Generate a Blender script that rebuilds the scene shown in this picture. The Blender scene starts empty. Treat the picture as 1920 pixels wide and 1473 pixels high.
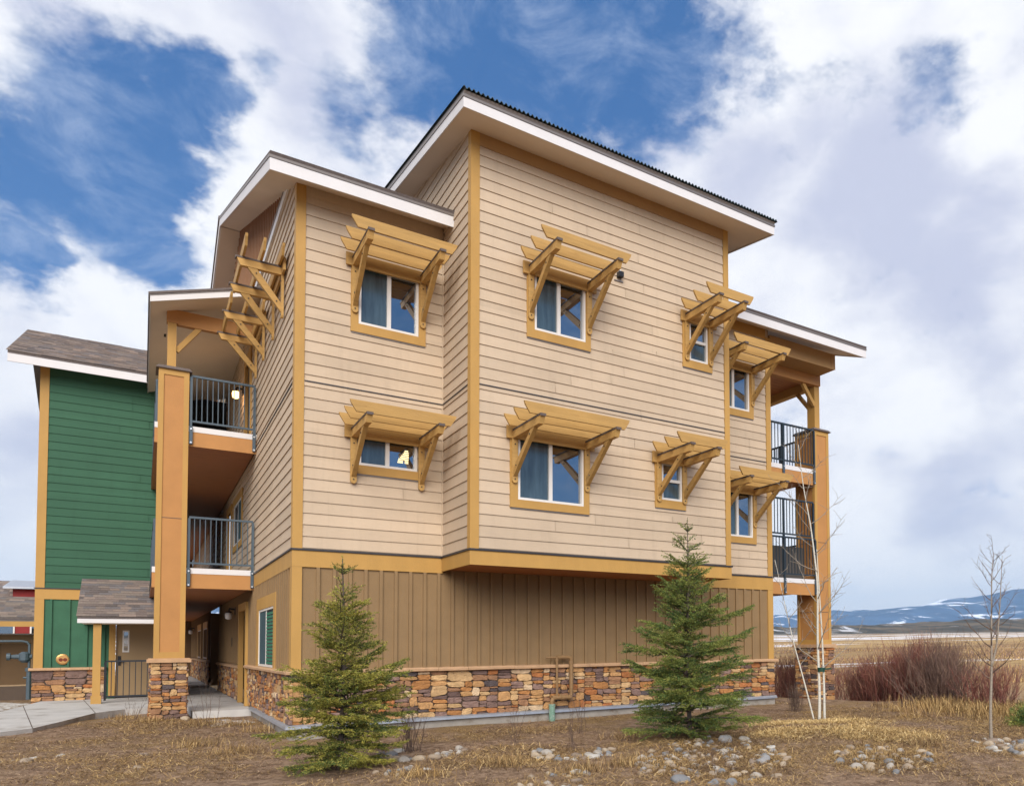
import bpy, bmesh, math, random
import numpy as np
from mathutils import Vector, Matrix
R = math.radians
SC = bpy.context.scene
COL = SC.collection
random.seed(7)

# ------------------------------------------------------------------ camera
cam_d = bpy.data.cameras.new('camera'); cam = bpy.data.objects.new('camera', cam_d); COL.objects.link(cam)
yaw, pitch, roll = 0.6388808, 0.0389520, -0.0093810
F = Vector((math.sin(yaw)*math.cos(pitch), math.cos(yaw)*math.cos(pitch), math.sin(pitch)))
Rt = Vector((math.cos(yaw), -math.sin(yaw), 0)); Up = Rt.cross(F)
R2 = Rt*math.cos(roll) + Up*math.sin(roll); U2 = -Rt*math.sin(roll) + Up*math.cos(roll)
M = Matrix((R2, U2, -F)).transposed().to_4x4()
M.translation = Vector((-2.0576, -14.5590, 1.4851))
cam.matrix_world = M
cam_d.sensor_width = 36; cam_d.lens = 1433.035/1920*36
cam_d.shift_x = (960-1329.04)/1920; cam_d.shift_y = (1151.52-736.5)/1920
cam_d.clip_start = 0.1; cam_d.clip_end = 40000
SC.camera = cam
CAMXY = np.array([-2.0576, -14.559])

# ------------------------------------------------------------------ light
SUN_EL, SUN_AZ = R(30), R(206)      # azimuth clockwise from +Y
sd = bpy.data.lights.new('sun', 'SUN'); sun = bpy.data.objects.new('sun', sd); COL.objects.link(sun)
sd.energy = 3.0; sd.angle = R(48); sd.color = (1.0, 0.94, 0.86)
sdir = Vector((math.sin(SUN_AZ)*math.cos(SUN_EL), math.cos(SUN_AZ)*math.cos(SUN_EL), math.sin(SUN_EL)))
sun.rotation_euler = (-sdir).to_track_quat('-Z', 'Y').to_euler(); sun.location = (0, -30, 40)
SC.view_settings.view_transform = 'Standard'; SC.view_settings.look = 'None'
SC.view_settings.exposure = 0.80; SC.view_settings.gamma = 1

# ------------------------------------------------------------------ node helpers
class NT:
    def __init__(s, tree): s.t = tree; tree.nodes.clear()
    def n(s, typ, **k):
        nd = s.t.nodes.new(typ)
        for a, v in k.items():
            if a.startswith('i_'):
                key = a[2:]; nd.inputs[int(key) if key.isdigit() else key].default_value = v
            else: setattr(nd, a, v)
        return nd
    def l(s, a, b): s.t.links.new(a, b)
    def math(s, op, a, b=None, clamp=False):
        nd = s.n('ShaderNodeMath', operation=op, use_clamp=clamp)
        for i, v in enumerate((a, b)):
            if v is None: continue
            if isinstance(v, (int, float)): nd.inputs[i].default_value = v
            else: s.l(v, nd.inputs[i])
        return nd.outputs[0]
    def mix(s, fac, a, b, blend='MIX'):
        nd = s.n('ShaderNodeMix', data_type='RGBA', blend_type=blend)
        for i, v in ((0, fac), (6, a), (7, b)):
            if isinstance(v, (int, float)): nd.inputs[i].default_value = v
            elif isinstance(v, tuple): nd.inputs[i].default_value = v if len(v) == 4 else (*v, 1)
            else: s.l(v, nd.inputs[i])
        return nd.outputs[2]
    def ramp(s, v, lo, hi, a=0.0, b=1.0, smooth=True):
        nd = s.n('ShaderNodeMapRange', interpolation_type='SMOOTHSTEP' if smooth else 'LINEAR')
        s.l(v, nd.inputs[0])
        for i, x in ((1, lo), (2, hi), (3, a), (4, b)): nd.inputs[i].default_value = x
        return nd.outputs[0]
    def noise(s, vec, scale, detail=4, rough=.55, dist=0.0):
        nd = s.n('ShaderNodeTexNoise')
        if vec is not None: s.l(vec, nd.inputs['Vector'])
        nd.inputs['Scale'].default_value = scale; nd.inputs['Detail'].default_value = detail
        nd.inputs['Roughness'].default_value = rough; nd.inputs['Distortion'].default_value = dist
        return nd

# ------------------------------------------------------------------ world: sky with cloud banks
W = bpy.data.worlds.new('World'); SC.world = W; W.use_nodes = True
w = NT(W.node_tree)
tc = w.n('ShaderNodeTexCoord').outputs['Generated']
nish = w.n('ShaderNodeTexSky', sky_type='NISHITA', sun_disc=False)
nish.sun_elevation = SUN_EL; nish.sun_rotation = SUN_AZ; nish.altitude = 2500; nish.air_density = 1.0; nish.dust_density = .4; nish.ozone_density = 2.5
BLUE = [(-0.029,0.874,0.484,0.054,1.05), (-0.067,0.899,0.433,0.050,1.05), (-0.087,0.926,0.368,0.033,1.00), (-0.012,0.911,0.411,0.044,1.10), (0.016,0.889,0.458,0.027,0.90), (0.018,0.848,0.529,0.032,0.80), (-0.040,0.861,0.507,0.020,0.60), (0.251,0.741,0.622,0.067,1.00), (0.317,0.710,0.628,0.091,1.10), (0.393,0.668,0.631,0.085,1.05), (0.218,0.791,0.572,0.045,0.75), (0.274,0.760,0.589,0.071,0.95), (0.438,0.656,0.615,0.057,0.75), (0.155,0.826,0.543,0.026,0.35), (0.657,0.488,0.575,0.034,0.46), (0.632,0.503,0.590,0.022,0.34), (0.080,0.826,0.559,0.015,0.40), (0.174,0.778,0.604,0.024,0.35), (0.492,0.605,0.626,0.031,0.45), (0.186,0.828,0.529,0.022,0.35)]
GREY = [(0.667,0.564,0.487,0.102,0.75), (0.543,0.651,0.530,0.070,0.50), (0.740,0.526,0.419,0.085,0.55), (0.576,0.598,0.557,0.051,0.40), (0.692,0.596,0.407,0.056,0.30), (0.737,0.474,0.481,0.052,0.40), (0.676,0.712,0.189,0.081,0.35), (0.791,0.585,0.181,0.084,0.55), (0.786,0.510,0.349,0.068,0.35), (-0.088,0.980,0.180,0.052,0.45), (-0.058,0.843,0.535,0.041,0.45), (0.112,0.800,0.589,0.047,0.35), (0.117,0.832,0.542,0.037,0.30), (0.455,0.682,0.573,0.060,0.45), (0.322,0.791,0.520,0.047,0.30), (-0.099,0.986,0.133,0.035,0.30)]
WHITE = [(-0.096,0.903,0.419,0.020,0.70), (-0.101,0.919,0.381,0.018,0.70), (0.010,0.936,0.353,0.066,0.60), (0.085,0.868,0.489,0.055,0.50), (0.067,0.912,0.404,0.063,0.55), (-0.040,0.960,0.279,0.066,0.40), (0.762,0.584,0.282,0.058,0.70), (0.682,0.621,0.388,0.076,0.50), (0.714,0.693,0.100,0.166,0.60), (0.716,0.440,0.543,0.050,0.50), (0.530,0.564,0.633,0.063,0.50), (0.594,0.498,0.632,0.063,0.50), (0.333,0.758,0.561,0.067,0.35), (-0.087,0.991,0.104,0.069,0.60), (0.652,0.445,0.613,0.063,0.40)]
sep = w.n('ShaderNodeSeparateXYZ'); w.l(tc, sep.inputs[0])
st = w.n('ShaderNodeMapping'); st.inputs['Scale'].default_value = (1, 1, 1.7); w.l(tc, st.inputs[0]); stv = st.outputs[0]
nz = w.noise(stv, 6.5, 8, .60); nz2 = w.noise(stv, 24.0, 6, .62)
def warp(k):
    off = w.n('ShaderNodeVectorMath', operation='SUBTRACT'); w.l(nz.outputs['Color'], off.inputs[0]); off.inputs[1].default_value = (.5, .5, .5)
    sc_ = w.n('ShaderNodeVectorMath', operation='SCALE'); w.l(off.outputs[0], sc_.inputs[0]); sc_.inputs['Scale'].default_value = k
    wd = w.n('ShaderNodeVectorMath', operation='ADD'); w.l(tc, wd.inputs[0]); w.l(sc_.outputs[0], wd.inputs[1]); return wd.outputs[0]
wd = warp(.13)
def blobs(L_, lo, hi):
    acc = None
    for x, y, z, r, wt in L_:
        dn = w.n('ShaderNodeVectorMath', operation='DISTANCE'); w.l(wd, dn.inputs[0]); dn.inputs[1].default_value = (x, y, z)
        v = w.ramp(dn.outputs['Value'], r*lo, r*hi, wt, 0.0); acc = v if acc is None else w.math('MAXIMUM', acc, v)
    return acc
fb = w.math('ADD', w.math('MULTIPLY', nz.outputs['Fac'], .6), w.math('MULTIPLY', nz2.outputs['Fac'], .4))
fbc = w.math('MULTIPLY', w.math('SUBTRACT', fb, .5), 2.0)
south = w.math('MULTIPLY', w.ramp(sep.outputs[1], .10, -.35), w.ramp(sep.outputs[2], .75, .45))
hole = w.math('MAXIMUM', blobs(BLUE, .3, 2.05), w.math('MULTIPLY', south, .9))
blue = w.ramp(w.math('SUBTRACT', hole, w.math('MULTIPLY', fbc, 1.1)), .10, .74)
# cloud shade: bright tops, lavender grey bellies
cn = w.noise(stv, 5.0, 8, .62, .3); cn2 = w.noise(stv, 15.0, 6, .6)
sh = w.math('ADD', w.math('MULTIPLY', cn.outputs['Fac'], .65), w.math('MULTIPLY', cn2.outputs['Fac'], .35))
sh = w.math('MULTIPLY', w.math('SUBTRACT', sh, .5), 1.9)
shade = w.math('ADD', w.math('SUBTRACT', .62, blobs(GREY, .1, 1.4)), w.math('MULTIPLY', blobs(WHITE, .1, 1.3), .75))
shade = w.math('ADD', shade, sh, clamp=True)
CLOUD = w.mix(w.ramp(shade, 0, 1, 0, 1), (3.6, 3.8, 4.75), (6.0, 6.05, 6.25))
elv = w.ramp(sep.outputs[2], .12, .62, 1.0, 0.0)
BLUEC = w.mix(.2, w.mix(elv, (.27, .95, 2.45), (.52, 1.45, 3.15)), w.mix(1.0, nish.outputs[0], (.3, .6, 1.0), 'MULTIPLY'))
wisp = w.noise(stv, 9.0, 8, .66, .4)
BLUEC = w.mix(w.ramp(wisp.outputs['Fac'], .42, .80, 0.0, .60), BLUEC, (3.3, 3.9, 5.1))
sb = w.ramp(sep.outputs[1], .1, -.5, 1.0, 1.45)
vsb = w.n('ShaderNodeVectorMath', operation='SCALE'); w.l(BLUEC, vsb.inputs[0]); w.l(sb, vsb.inputs['Scale']); BLUEC = vsb.outputs[0]
skyc = w.mix(blue, CLOUD, BLUEC)
low = w.ramp(sep.outputs[2], .02, .16, 1.0, 0.0)
skyc = w.mix(w.math('MULTIPLY', low, .5), skyc, (5.9, 5.9, 6.1))
below = w.ramp(sep.outputs[2], -.03, 0.0, 1.0, 0.0)
skyc = w.mix(below, skyc, (3.0, 2.8, 2.6))
bg = w.n('ShaderNodeBackground'); bg.inputs['Strength'].default_value = .10; w.l(skyc, bg.inputs[0])
wo = w.n('ShaderNodeOutputWorld'); w.l(bg.outputs[0], wo.inputs[0])

# ------------------------------------------------------------------ materials
MATS = {}
def mat(name, col, rough=.7, spec=.3, metal=0, var=.08, vscale=3.0, bump=0.0, bscale=40.0, stretch=None, island=0.0, dirt=None):
    m = bpy.data.materials.new(name); m.use_nodes = True; t = NT(m.node_tree)
    o = t.n('ShaderNodeOutputMaterial'); p = t.n('ShaderNodeBsdfPrincipled'); t.l(p.outputs[0], o.inputs[0])
    p.inputs['Roughness'].default_value = rough; p.inputs['Metallic'].default_value = metal
    p.inputs['Specular IOR Level'].default_value = spec
    c = t.n('ShaderNodeTexCoord').outputs['Object']
    mp = t.n('ShaderNodeMapping'); t.l(c, mp.inputs[0])
    if stretch: mp.inputs['Scale'].default_value = stretch
    nn = t.noise(mp.outputs[0], vscale, 5, .6)
    k = t.ramp(nn.outputs['Fac'], .25, .75, 1-var, 1+var, False)
    cc = t.mix(1.0, (*col, 1), (1, 1, 1, 1))
    vm = t.n('ShaderNodeVectorMath', operation='SCALE'); vm.inputs[0].default_value = col; t.l(k, vm.inputs['Scale'])
    out = vm.outputs[0]
    if island:
        ri = t.n('ShaderNodeNewGeometry').outputs['Random Per Island']
        v2 = t.n('ShaderNodeVectorMath', operation='SCALE'); t.l(out, v2.inputs[0]); t.l(t.ramp(ri, 0, 1, 1-island, 1+island, False), v2.inputs['Scale']); out = v2.outputs[0]
    if dirt:
        n3 = t.noise(mp.outputs[0], dirt[1], 6, .65)
        out = t.mix(t.ramp(n3.outputs['Fac'], dirt[2], dirt[3]), out, (*dirt[0], 1))
    t.l(out, p.inputs['Base Color'])
    if bump:
        bn = t.noise(mp.outputs[0], bscale, 4, .6); b = t.n('ShaderNodeBump'); b.inputs['Strength'].default_value = bump; b.inputs['Distance'].default_value = .02
        t.l(bn.outputs['Fac'], b.inputs['Height']); t.l(b.outputs[0], p.inputs['Normal'])
    MATS[name] = m
    return m
def emat(name, col, s):
    m = bpy.data.materials.new(name); m.use_nodes = True; t = NT(m.node_tree)
    o = t.n('ShaderNodeOutputMaterial'); e = t.n('ShaderNodeEmission'); e.inputs[0].default_value = (*col, 1); e.inputs[1].default_value = s
    t.l(e.outputs[0], o.inputs[0]); MATS[name] = m; return m
def siding_mat(name, col, e=.2):
    m = bpy.data.materials.new(name); m.use_nodes = True; t = NT(m.node_tree)
    o = t.n('ShaderNodeOutputMaterial'); p = t.n('ShaderNodeBsdfPrincipled'); t.l(p.outputs[0], o.inputs[0])
    p.inputs['Roughness'].default_value = .72; p.inputs['Specular IOR Level'].default_value = .25
    c = t.n('ShaderNodeTexCoord').outputs['Object']; s = t.n('ShaderNodeSeparateXYZ'); t.l(c, s.inputs[0])
    row = t.math('FLOOR', t.math('DIVIDE', t.math('ADD', s.outputs[2], .002), e))
    ri = t.n('ShaderNodeNewGeometry').outputs['Random Per Island']
    wn = t.n('ShaderNodeTexWhiteNoise', noise_dimensions='2D'); cb = t.n('ShaderNodeCombineXYZ'); t.l(row, cb.inputs[0]); t.l(ri, cb.inputs[1]); t.l(cb.outputs[0], wn.inputs['Vector'])
    k1 = t.ramp(wn.outputs['Value'], 0, 1, .94, 1.06, False)
    n1 = t.noise(c, .7, 4, .6); k2 = t.ramp(n1.outputs['Fac'], .3, .7, .92, 1.06, False)
    mp = t.n('ShaderNodeMapping'); mp.inputs['Scale'].default_value = (3, 3, 60); t.l(c, mp.inputs[0]); n2 = t.noise(mp.outputs[0], 2.0, 6, .7)
    k3 = t.ramp(n2.outputs['Fac'], .3, .7, .95, 1.05, False)
    mp4 = t.n('ShaderNodeMapping'); mp4.inputs['Scale'].default_value = (5, 5, .35); t.l(c, mp4.inputs[0]); n4 = t.noise(mp4.outputs[0], 1.6, 6, .65)
    k4 = t.ramp(n4.outputs['Fac'], .52, .78, 1.0, .90, False)
    k = t.math('MULTIPLY', t.math('MULTIPLY', t.math('MULTIPLY', k1, k2), k3), k4)
    vm = t.n('ShaderNodeVectorMath', operation='SCALE'); vm.inputs[0].default_value = col; t.l(k, vm.inputs['Scale']); t.l(vm.outputs[0], p.inputs['Base Color'])
    b = t.n('ShaderNodeBump'); b.inputs['Strength'].default_value = .25; b.inputs['Distance'].default_value = .01; t.l(n2.outputs['Fac'], b.inputs['Height']); t.l(b.outputs[0], p.inputs['Normal'])
    MATS[name] = m; return m
siding_mat('siding_tan', (.500, .384, .266)); siding_mat('siding_green', (.036, .104, .058))
mat('trim', (.435, .245, .066), .6, var=.09, vscale=2.5, bump=.12, bscale=30, stretch=(1, 1, .4))
mat('frieze', (.36, .21, .085), .7)  # trim ochre darkened to paint in the shade under the eaves
mat('wood_trim', (.44, .258, .080), .66, var=.16, vscale=5, bump=.3, bscale=25, stretch=(.3, 1.5, 3), island=.11, dirt=((.30, .155, .04), 7, .56, .80))
mat('panel_orange', (.42, .200, .064), .65, var=.09, vscale=2, bump=.1)
mat('batten_brown', (.238, .150, .070), .75, var=.08, vscale=2.5, bump=.25, bscale=60)
mat('gable_red', (.31, .165, .085), .75, var=.08, bump=.2)
mat('batten_green', (.038, .116, .064), .75, var=.14, bump=.25, bscale=60)
mat('white', (.64, .615, .60), .5, var=.03)
mat('vinyl', (.70, .66, .60), .4, var=.02)
mat('soffit', (.66, .56, .455), .75, var=.05, vscale=1.2)
mat('soffit_wood', (.36, .135, .046), .55, var=.38, vscale=6, stretch=(.4, 8, 1), bump=.15)
mat('concrete', (.47, .45, .42), .85, var=.12, vscale=2.2, bump=.3, bscale=90, dirt=((.30, .27, .235), 1.4, .48, .72))
mat('foundation', (.30, .27, .23), .9, var=.15, vscale=4, bump=.4, bscale=70, dirt=((.17, .13, .09), 3, .5, .7))
mat('flash_metal', (.42, .44, .47), .42, .5, .6, var=.12, vscale=5)
mat('flash_dark', (.045, .042, .045), .5, .4, .3)
mat('cap_brown', (.10, .075, .062), .6, .35)
mat('drip', (.22, .19, .17), .45, .5, .4)
mat('rail_metal', (.060, .085, .105), .45, .45, .2, var=.1)
mat('rail_dark', (.022, .032, .040), .45, .4)
mat('rail_black', (.016, .018, .022), .45, .4)
mat('galv', (.60, .62, .64), .35, .6, .8)
mat('screen', (.030, .055, .075), .35, .5, var=.35, vscale=5, stretch=(2.2, 2.2, .5))
mat('insect_screen', (.045, .085, .10), .6, .15, var=.15, vscale=2)
mat('screen_grey', (.085, .075, .065), .7)
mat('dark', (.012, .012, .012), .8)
mat('blind_green', (.02, .16, .09), .6)
mat('door_tan', (.30, .20, .10), .6, var=.05)
mat('lamp_black', (.02, .02, .022), .4)
mat('lamp_white', (.75, .72, .66), .4)
mat('pipe_brown', (.24, .14, .06), .55, var=.15, vscale=12)
mat('pipe_green', (.16, .27, .20), .6, var=.25, vscale=25, dirt=((.35, .36, .30), 20, .5, .65))
mat('gas_gray', (.075, .10, .115), .5, .4, .3, var=.1)
mat('copper', (.55, .30, .10), .35, .6, .6, var=.15)
mat('rust', (.16, .03, .012), .7)
mat('paint_red', (.22, .02, .018), .7)
mat('shed_tan_shaded', (.12, .068, .028), .7, var=.08)  # tan lowered in colour to imitate the shadow under the shed roof
mat('cap_stone', (.47, .29, .16), .85, var=.16, vscale=7, bump=.4, bscale=50)
mat('mortar', (.095, .068, .05), .95)
STONES = []
for i, c in enumerate([(.45,.25,.105), (.40,.185,.065), (.50,.32,.155), (.30,.16,.085), (.155,.098,.080), (.22,.140,.112), (.54,.39,.24), (.36,.14,.05), (.10,.078,.075)]):
    STONES.append(mat('stone_%d' % i, c, .88, .2, var=.26, vscale=9, bump=.7, bscale=45, island=.14, dirt=((c[0]*.55, c[1]*.5, c[2]*.5), 11, .56, .72)))
SHING = []
for i, c in enumerate([(.19,.150,.130), (.23,.185,.155), (.145,.12,.11), (.26,.20,.165), (.175,.155,.15)]):
    SHING.append(mat('shingle_%d' % i, c, .95, .1, var=.22, vscale=25, bump=.5, bscale=140, island=.12))
mat('corrugated', (.045, .065, .062), .4, .5, .5)
def glass_mat(name, base, rough=.02, ior=1.9):
    m = bpy.data.materials.new(name); m.use_nodes = True; t = NT(m.node_tree)
    o = t.n('ShaderNodeOutputMaterial'); p = t.n('ShaderNodeBsdfPrincipled'); t.l(p.outputs[0], o.inputs[0])
    p.inputs['Roughness'].default_value = rough; p.inputs['IOR'].default_value = ior
    c = t.n('ShaderNodeTexCoord').outputs['Object']; n = t.noise(c, 1.3, 2, .5); b = t.n('ShaderNodeBump'); b.inputs['Strength'].default_value = .05; b.inputs['Distance'].default_value = .02
    t.l(n.outputs['Fac'], b.inputs['Height']); t.l(b.outputs[0], p.inputs['Normal'])
    p.inputs['Base Color'].default_value = (*base, 1); MATS[name] = m; return m
glass_mat('glass', (.010, .018, .024), .012, 3.4)
mat('glass_screen', (.050, .078, .090), .16, .9, var=.55, vscale=2.2, stretch=(3.2, 3.2, .45))
emat('bulb', (1.0, .55, .20), 4.0)
emat('sign_lit', (1.0, .80, .42), 1.1)

# ------------------------------------------------------------------ mesh builder
def front(y0): return lambda u, d, z: (u, y0-d, z)
def back(y0): return lambda u, d, z: (u, y0+d, z)
def left(x0): return lambda u, d, z: (x0-d, u, z)
def right(x0): return lambda u, d, z: (x0+d, u, z)
WORLD = lambda x, y, z: (x, y, z)
class MB:
    def __init__(s): s.v = []; s.f = []; s.m = []; s.mats = []
    def mi(s, name):
        if name not in s.mats: s.mats.append(name)
        return s.mats.index(name)
    def add(s, vs, fs, m):
        b = len(s.v); i = s.mi(m); s.v += [tuple(v) for v in vs]
        for f in fs: s.f.append([b+k for k in f]); s.m.append(i)
    def box(s, T, u0, u1, d0, d1, z0, z1, m):
        vs = [T(u, d, z) for z in (z0, z1) for d in (d0, d1) for u in (u0, u1)]
        s.add(vs, [(0,1,3,2), (4,6,7,5), (0,4,5,1), (2,3,7,6), (0,2,6,4), (1,5,7,3)], m)
    def hexa(s, P, m):   # 8 points: bottom 4 ccw, top 4 ccw
        s.add(P, [(3,2,1,0), (4,5,6,7), (0,1,5,4), (1,2,6,5), (2,3,7,6), (3,0,4,7)], m)
    def prism(s, T, pts, d0, d1, m):   # polygon in (u,z), extruded along d
        n = len(pts); vs = [T(u, d0, z) for u, z in pts] + [T(u, d1, z) for u, z in pts]
        s.add(vs, [tuple(range(n)), tuple(range(2*n-1, n-1, -1))] + [(i, (i+1) % n, n+(i+1) % n, n+i) for i in range(n)], m)
    def bar(s, a, b, wx, wz, m, side=None):
        a, b = Vector(a), Vector(b); ax = (b-a).normalized()
        sd_ = Vector(side) if side else ax.cross(Vector((0, 0, 1)))
        if sd_.length < 1e-4: sd_ = Vector((1, 0, 0))
        sd_ = (sd_ - ax*sd_.dot(ax)).normalized(); up = sd_.cross(ax)
        q = [(-1,-1), (1,-1), (1,1), (-1,1)]
        s.hexa([a+sd_*i*wx/2+up*j*wz/2 for i, j in q] + [b+sd_*i*wx/2+up*j*wz/2 for i, j in q], m)
    def tube(s, pts, rs, m, n=8, cap=True):
        pts = [Vector(p) for p in pts]
        if isinstance(rs, (int, float)): rs = [rs]*len(pts)
        vs = []; prev = None
        for i, p in enumerate(pts):
            d = (pts[min(i+1, len(pts)-1)]-pts[max(i-1, 0)]).normalized()
            a = prev if prev is not None else (Vector((1, 0, 0)) if abs(d.z) > .8 else Vector((0, 0, 1)))
            e1 = (a - d*a.dot(d)).normalized(); e2 = d.cross(e1); prev = e1
            vs += [p+(e1*math.cos(2*math.pi*k/n)+e2*math.sin(2*math.pi*k/n))*rs[i] for k in range(n)]
        fs = [(i*n+k, i*n+(k+1) % n, (i+1)*n+(k+1) % n, (i+1)*n+k) for i in range(len(pts)-1) for k in range(n)]
        if cap: fs += [tuple(range(n-1, -1, -1)), tuple(range((len(pts)-1)*n, len(pts)*n))]
        s.add(vs, fs, m)
    def build(s, name, parent=None, smooth=False, recalc=True, label=None):
        me = bpy.data.meshes.new(name); me.from_pydata(s.v, [], s.f); me.update()
        for m in s.mats: me.materials.append(MATS[m])
        me.polygons.foreach_set('material_index', s.m)
        if recalc:
            bm = bmesh.new(); bm.from_mesh(me); bmesh.ops.recalc_face_normals(bm, faces=bm.faces); bm.to_mesh(me); bm.free()
        if smooth: me.polygons.foreach_set('use_smooth', [True]*len(me.polygons))
        o = bpy.data.objects.new(name, me); COL.objects.link(o)
        if parent: o.parent = parent
        if label: o['label'] = label
        return o
def tag(o, label=None, cat=None, group=None, kind=None):
    for k, v in (('label', label), ('category', cat), ('group', group), ('kind', kind)):
        if v: o[k] = v
    return o
def thing(name, loc, label, cat, group=None):
    o = bpy.data.objects.new(name, None); COL.objects.link(o); o.location = loc; o.empty_display_size = .3
    tag(o, label, cat, group); return o
def np_mesh(name, verts, faces, mats, midx=None, parent=None, smooth=False):
    me = bpy.data.meshes.new(name); nv = len(verts); nf = len(faces); k = faces.shape[1]
    me.vertices.add(nv); me.vertices.foreach_set('co', np.asarray(verts, np.float32).ravel())
    me.loops.add(nf*k); me.loops.foreach_set('vertex_index', np.asarray(faces, np.int32).ravel())
    me.polygons.add(nf); me.polygons.foreach_set('loop_start', np.arange(0, nf*k, k, dtype=np.int32))
    for m in mats: me.materials.append(MATS[m] if isinstance(m, str) else m)
    if midx is not None: me.polygons.foreach_set('material_index', np.asarray(midx, np.int32))
    if smooth: me.polygons.foreach_set('use_smooth', np.ones(nf, bool))
    me.update(calc_edges=True); me.validate()
    o = bpy.data.objects.new(name, me); COL.objects.link(o)
    if parent: o.parent = parent
    return o

# ------------------------------------------------------------------ wall makers
def siding(mb, T, u0, u1, z0, z1, m, holes=(), e=.2, top=None, rnd=None):
    rnd = rnd or random.Random(3)
    k0 = math.floor(z0/e + 1e-6); k1 = math.ceil(z1/e - 1e-6)
    for k in range(k0, k1):
        zb, zt = max(z0, k*e), min(z1, (k+1)*e)
        if zt-zb < .004: continue
        a0, a1 = u0, u1
        if top: a0, a1 = top(zb, u0, u1)
        if a1-a0 < .02: continue
        cuts = sorted({zb, zt} | {z for h in holes for z in (h[2], h[3]) if zb+.003 < z < zt-.003})
        for c0, c1 in zip(cuts, cuts[1:]):
            zm = (c0+c1)/2; segs = [(a0, a1)]
            for h in holes:
                if h[2] < zm < h[3]:
                    ns = []
                    for s0, s1 in segs:
                        if h[0] > s0: ns.append((s0, min(s1, h[0])))
                        if h[1] < s1: ns.append((max(s0, h[1]), s1))
                    segs = [q for q in ns if q[1]-q[0] > .003]
            out = []
            for s0, s1 in segs:      # butt joints
                p = s0 + rnd.uniform(1.2, 3.6)
                while p < s1-.5 and rnd.random() < .75:
                    out.append((s0, p-.0045)); s0 = p+.0045; p = s0 + rnd.uniform(2.4, 3.6)
                out.append((s0, s1))
            db = .022 - .018*(c0-k*e)/e; dt = .022 - .018*(c1-k*e)/e
            for s0, s1 in out:
                mb.add([T(s0, -.012, c0), T(s1, -.012, c0), T(s1, db, c0), T(s0, db, c0), T(s1, dt, c1), T(s0, dt, c1)],
                       [(0,1,2,3), (3,2,4,5)], m)
def backing(mb, T, u0, u1, z0, z1, m, holes=(), d=-.011):
    us = sorted({u0, u1} | {x for h in holes for x in h[:2]}); zs = sorted({z0, z1} | {x for h in holes for x in h[2:4]})
    for a, b in zip(us, us[1:]):
        for c, e in zip(zs, zs[1:]):
            um, zm = (a+b)/2, (c+e)/2
            if any(h[0] < um < h[1] and h[2] < zm < h[3] for h in holes): continue
            mb.add([T(a, d, c), T(b, d, c), T(b, d, e), T(a, d, e)], [(0,1,2,3)], m)
def battens(mb, T, u0, u1, z0, z1, m, sp=.256, start=None, holes=(), w_=.055):
    backing(mb, T, u0, u1, z0, z1, m, holes, 0.0)
    u = start if start is not None else u0+sp
    while u < u1-.03:
        segs = [(z0, z1)]
        for h in holes:
            if h[0]-.02 < u < h[1]+.02: segs = [q for s in segs for q in ((s[0], min(s[1], h[2])), (max(s[0], h[3]), s[1])) if q[1]-q[0] > .01]
        for a, b in segs: mb.box(T, u-w_/2, u+w_/2, .001, .040, a, b, m)
        u += sp
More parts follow.
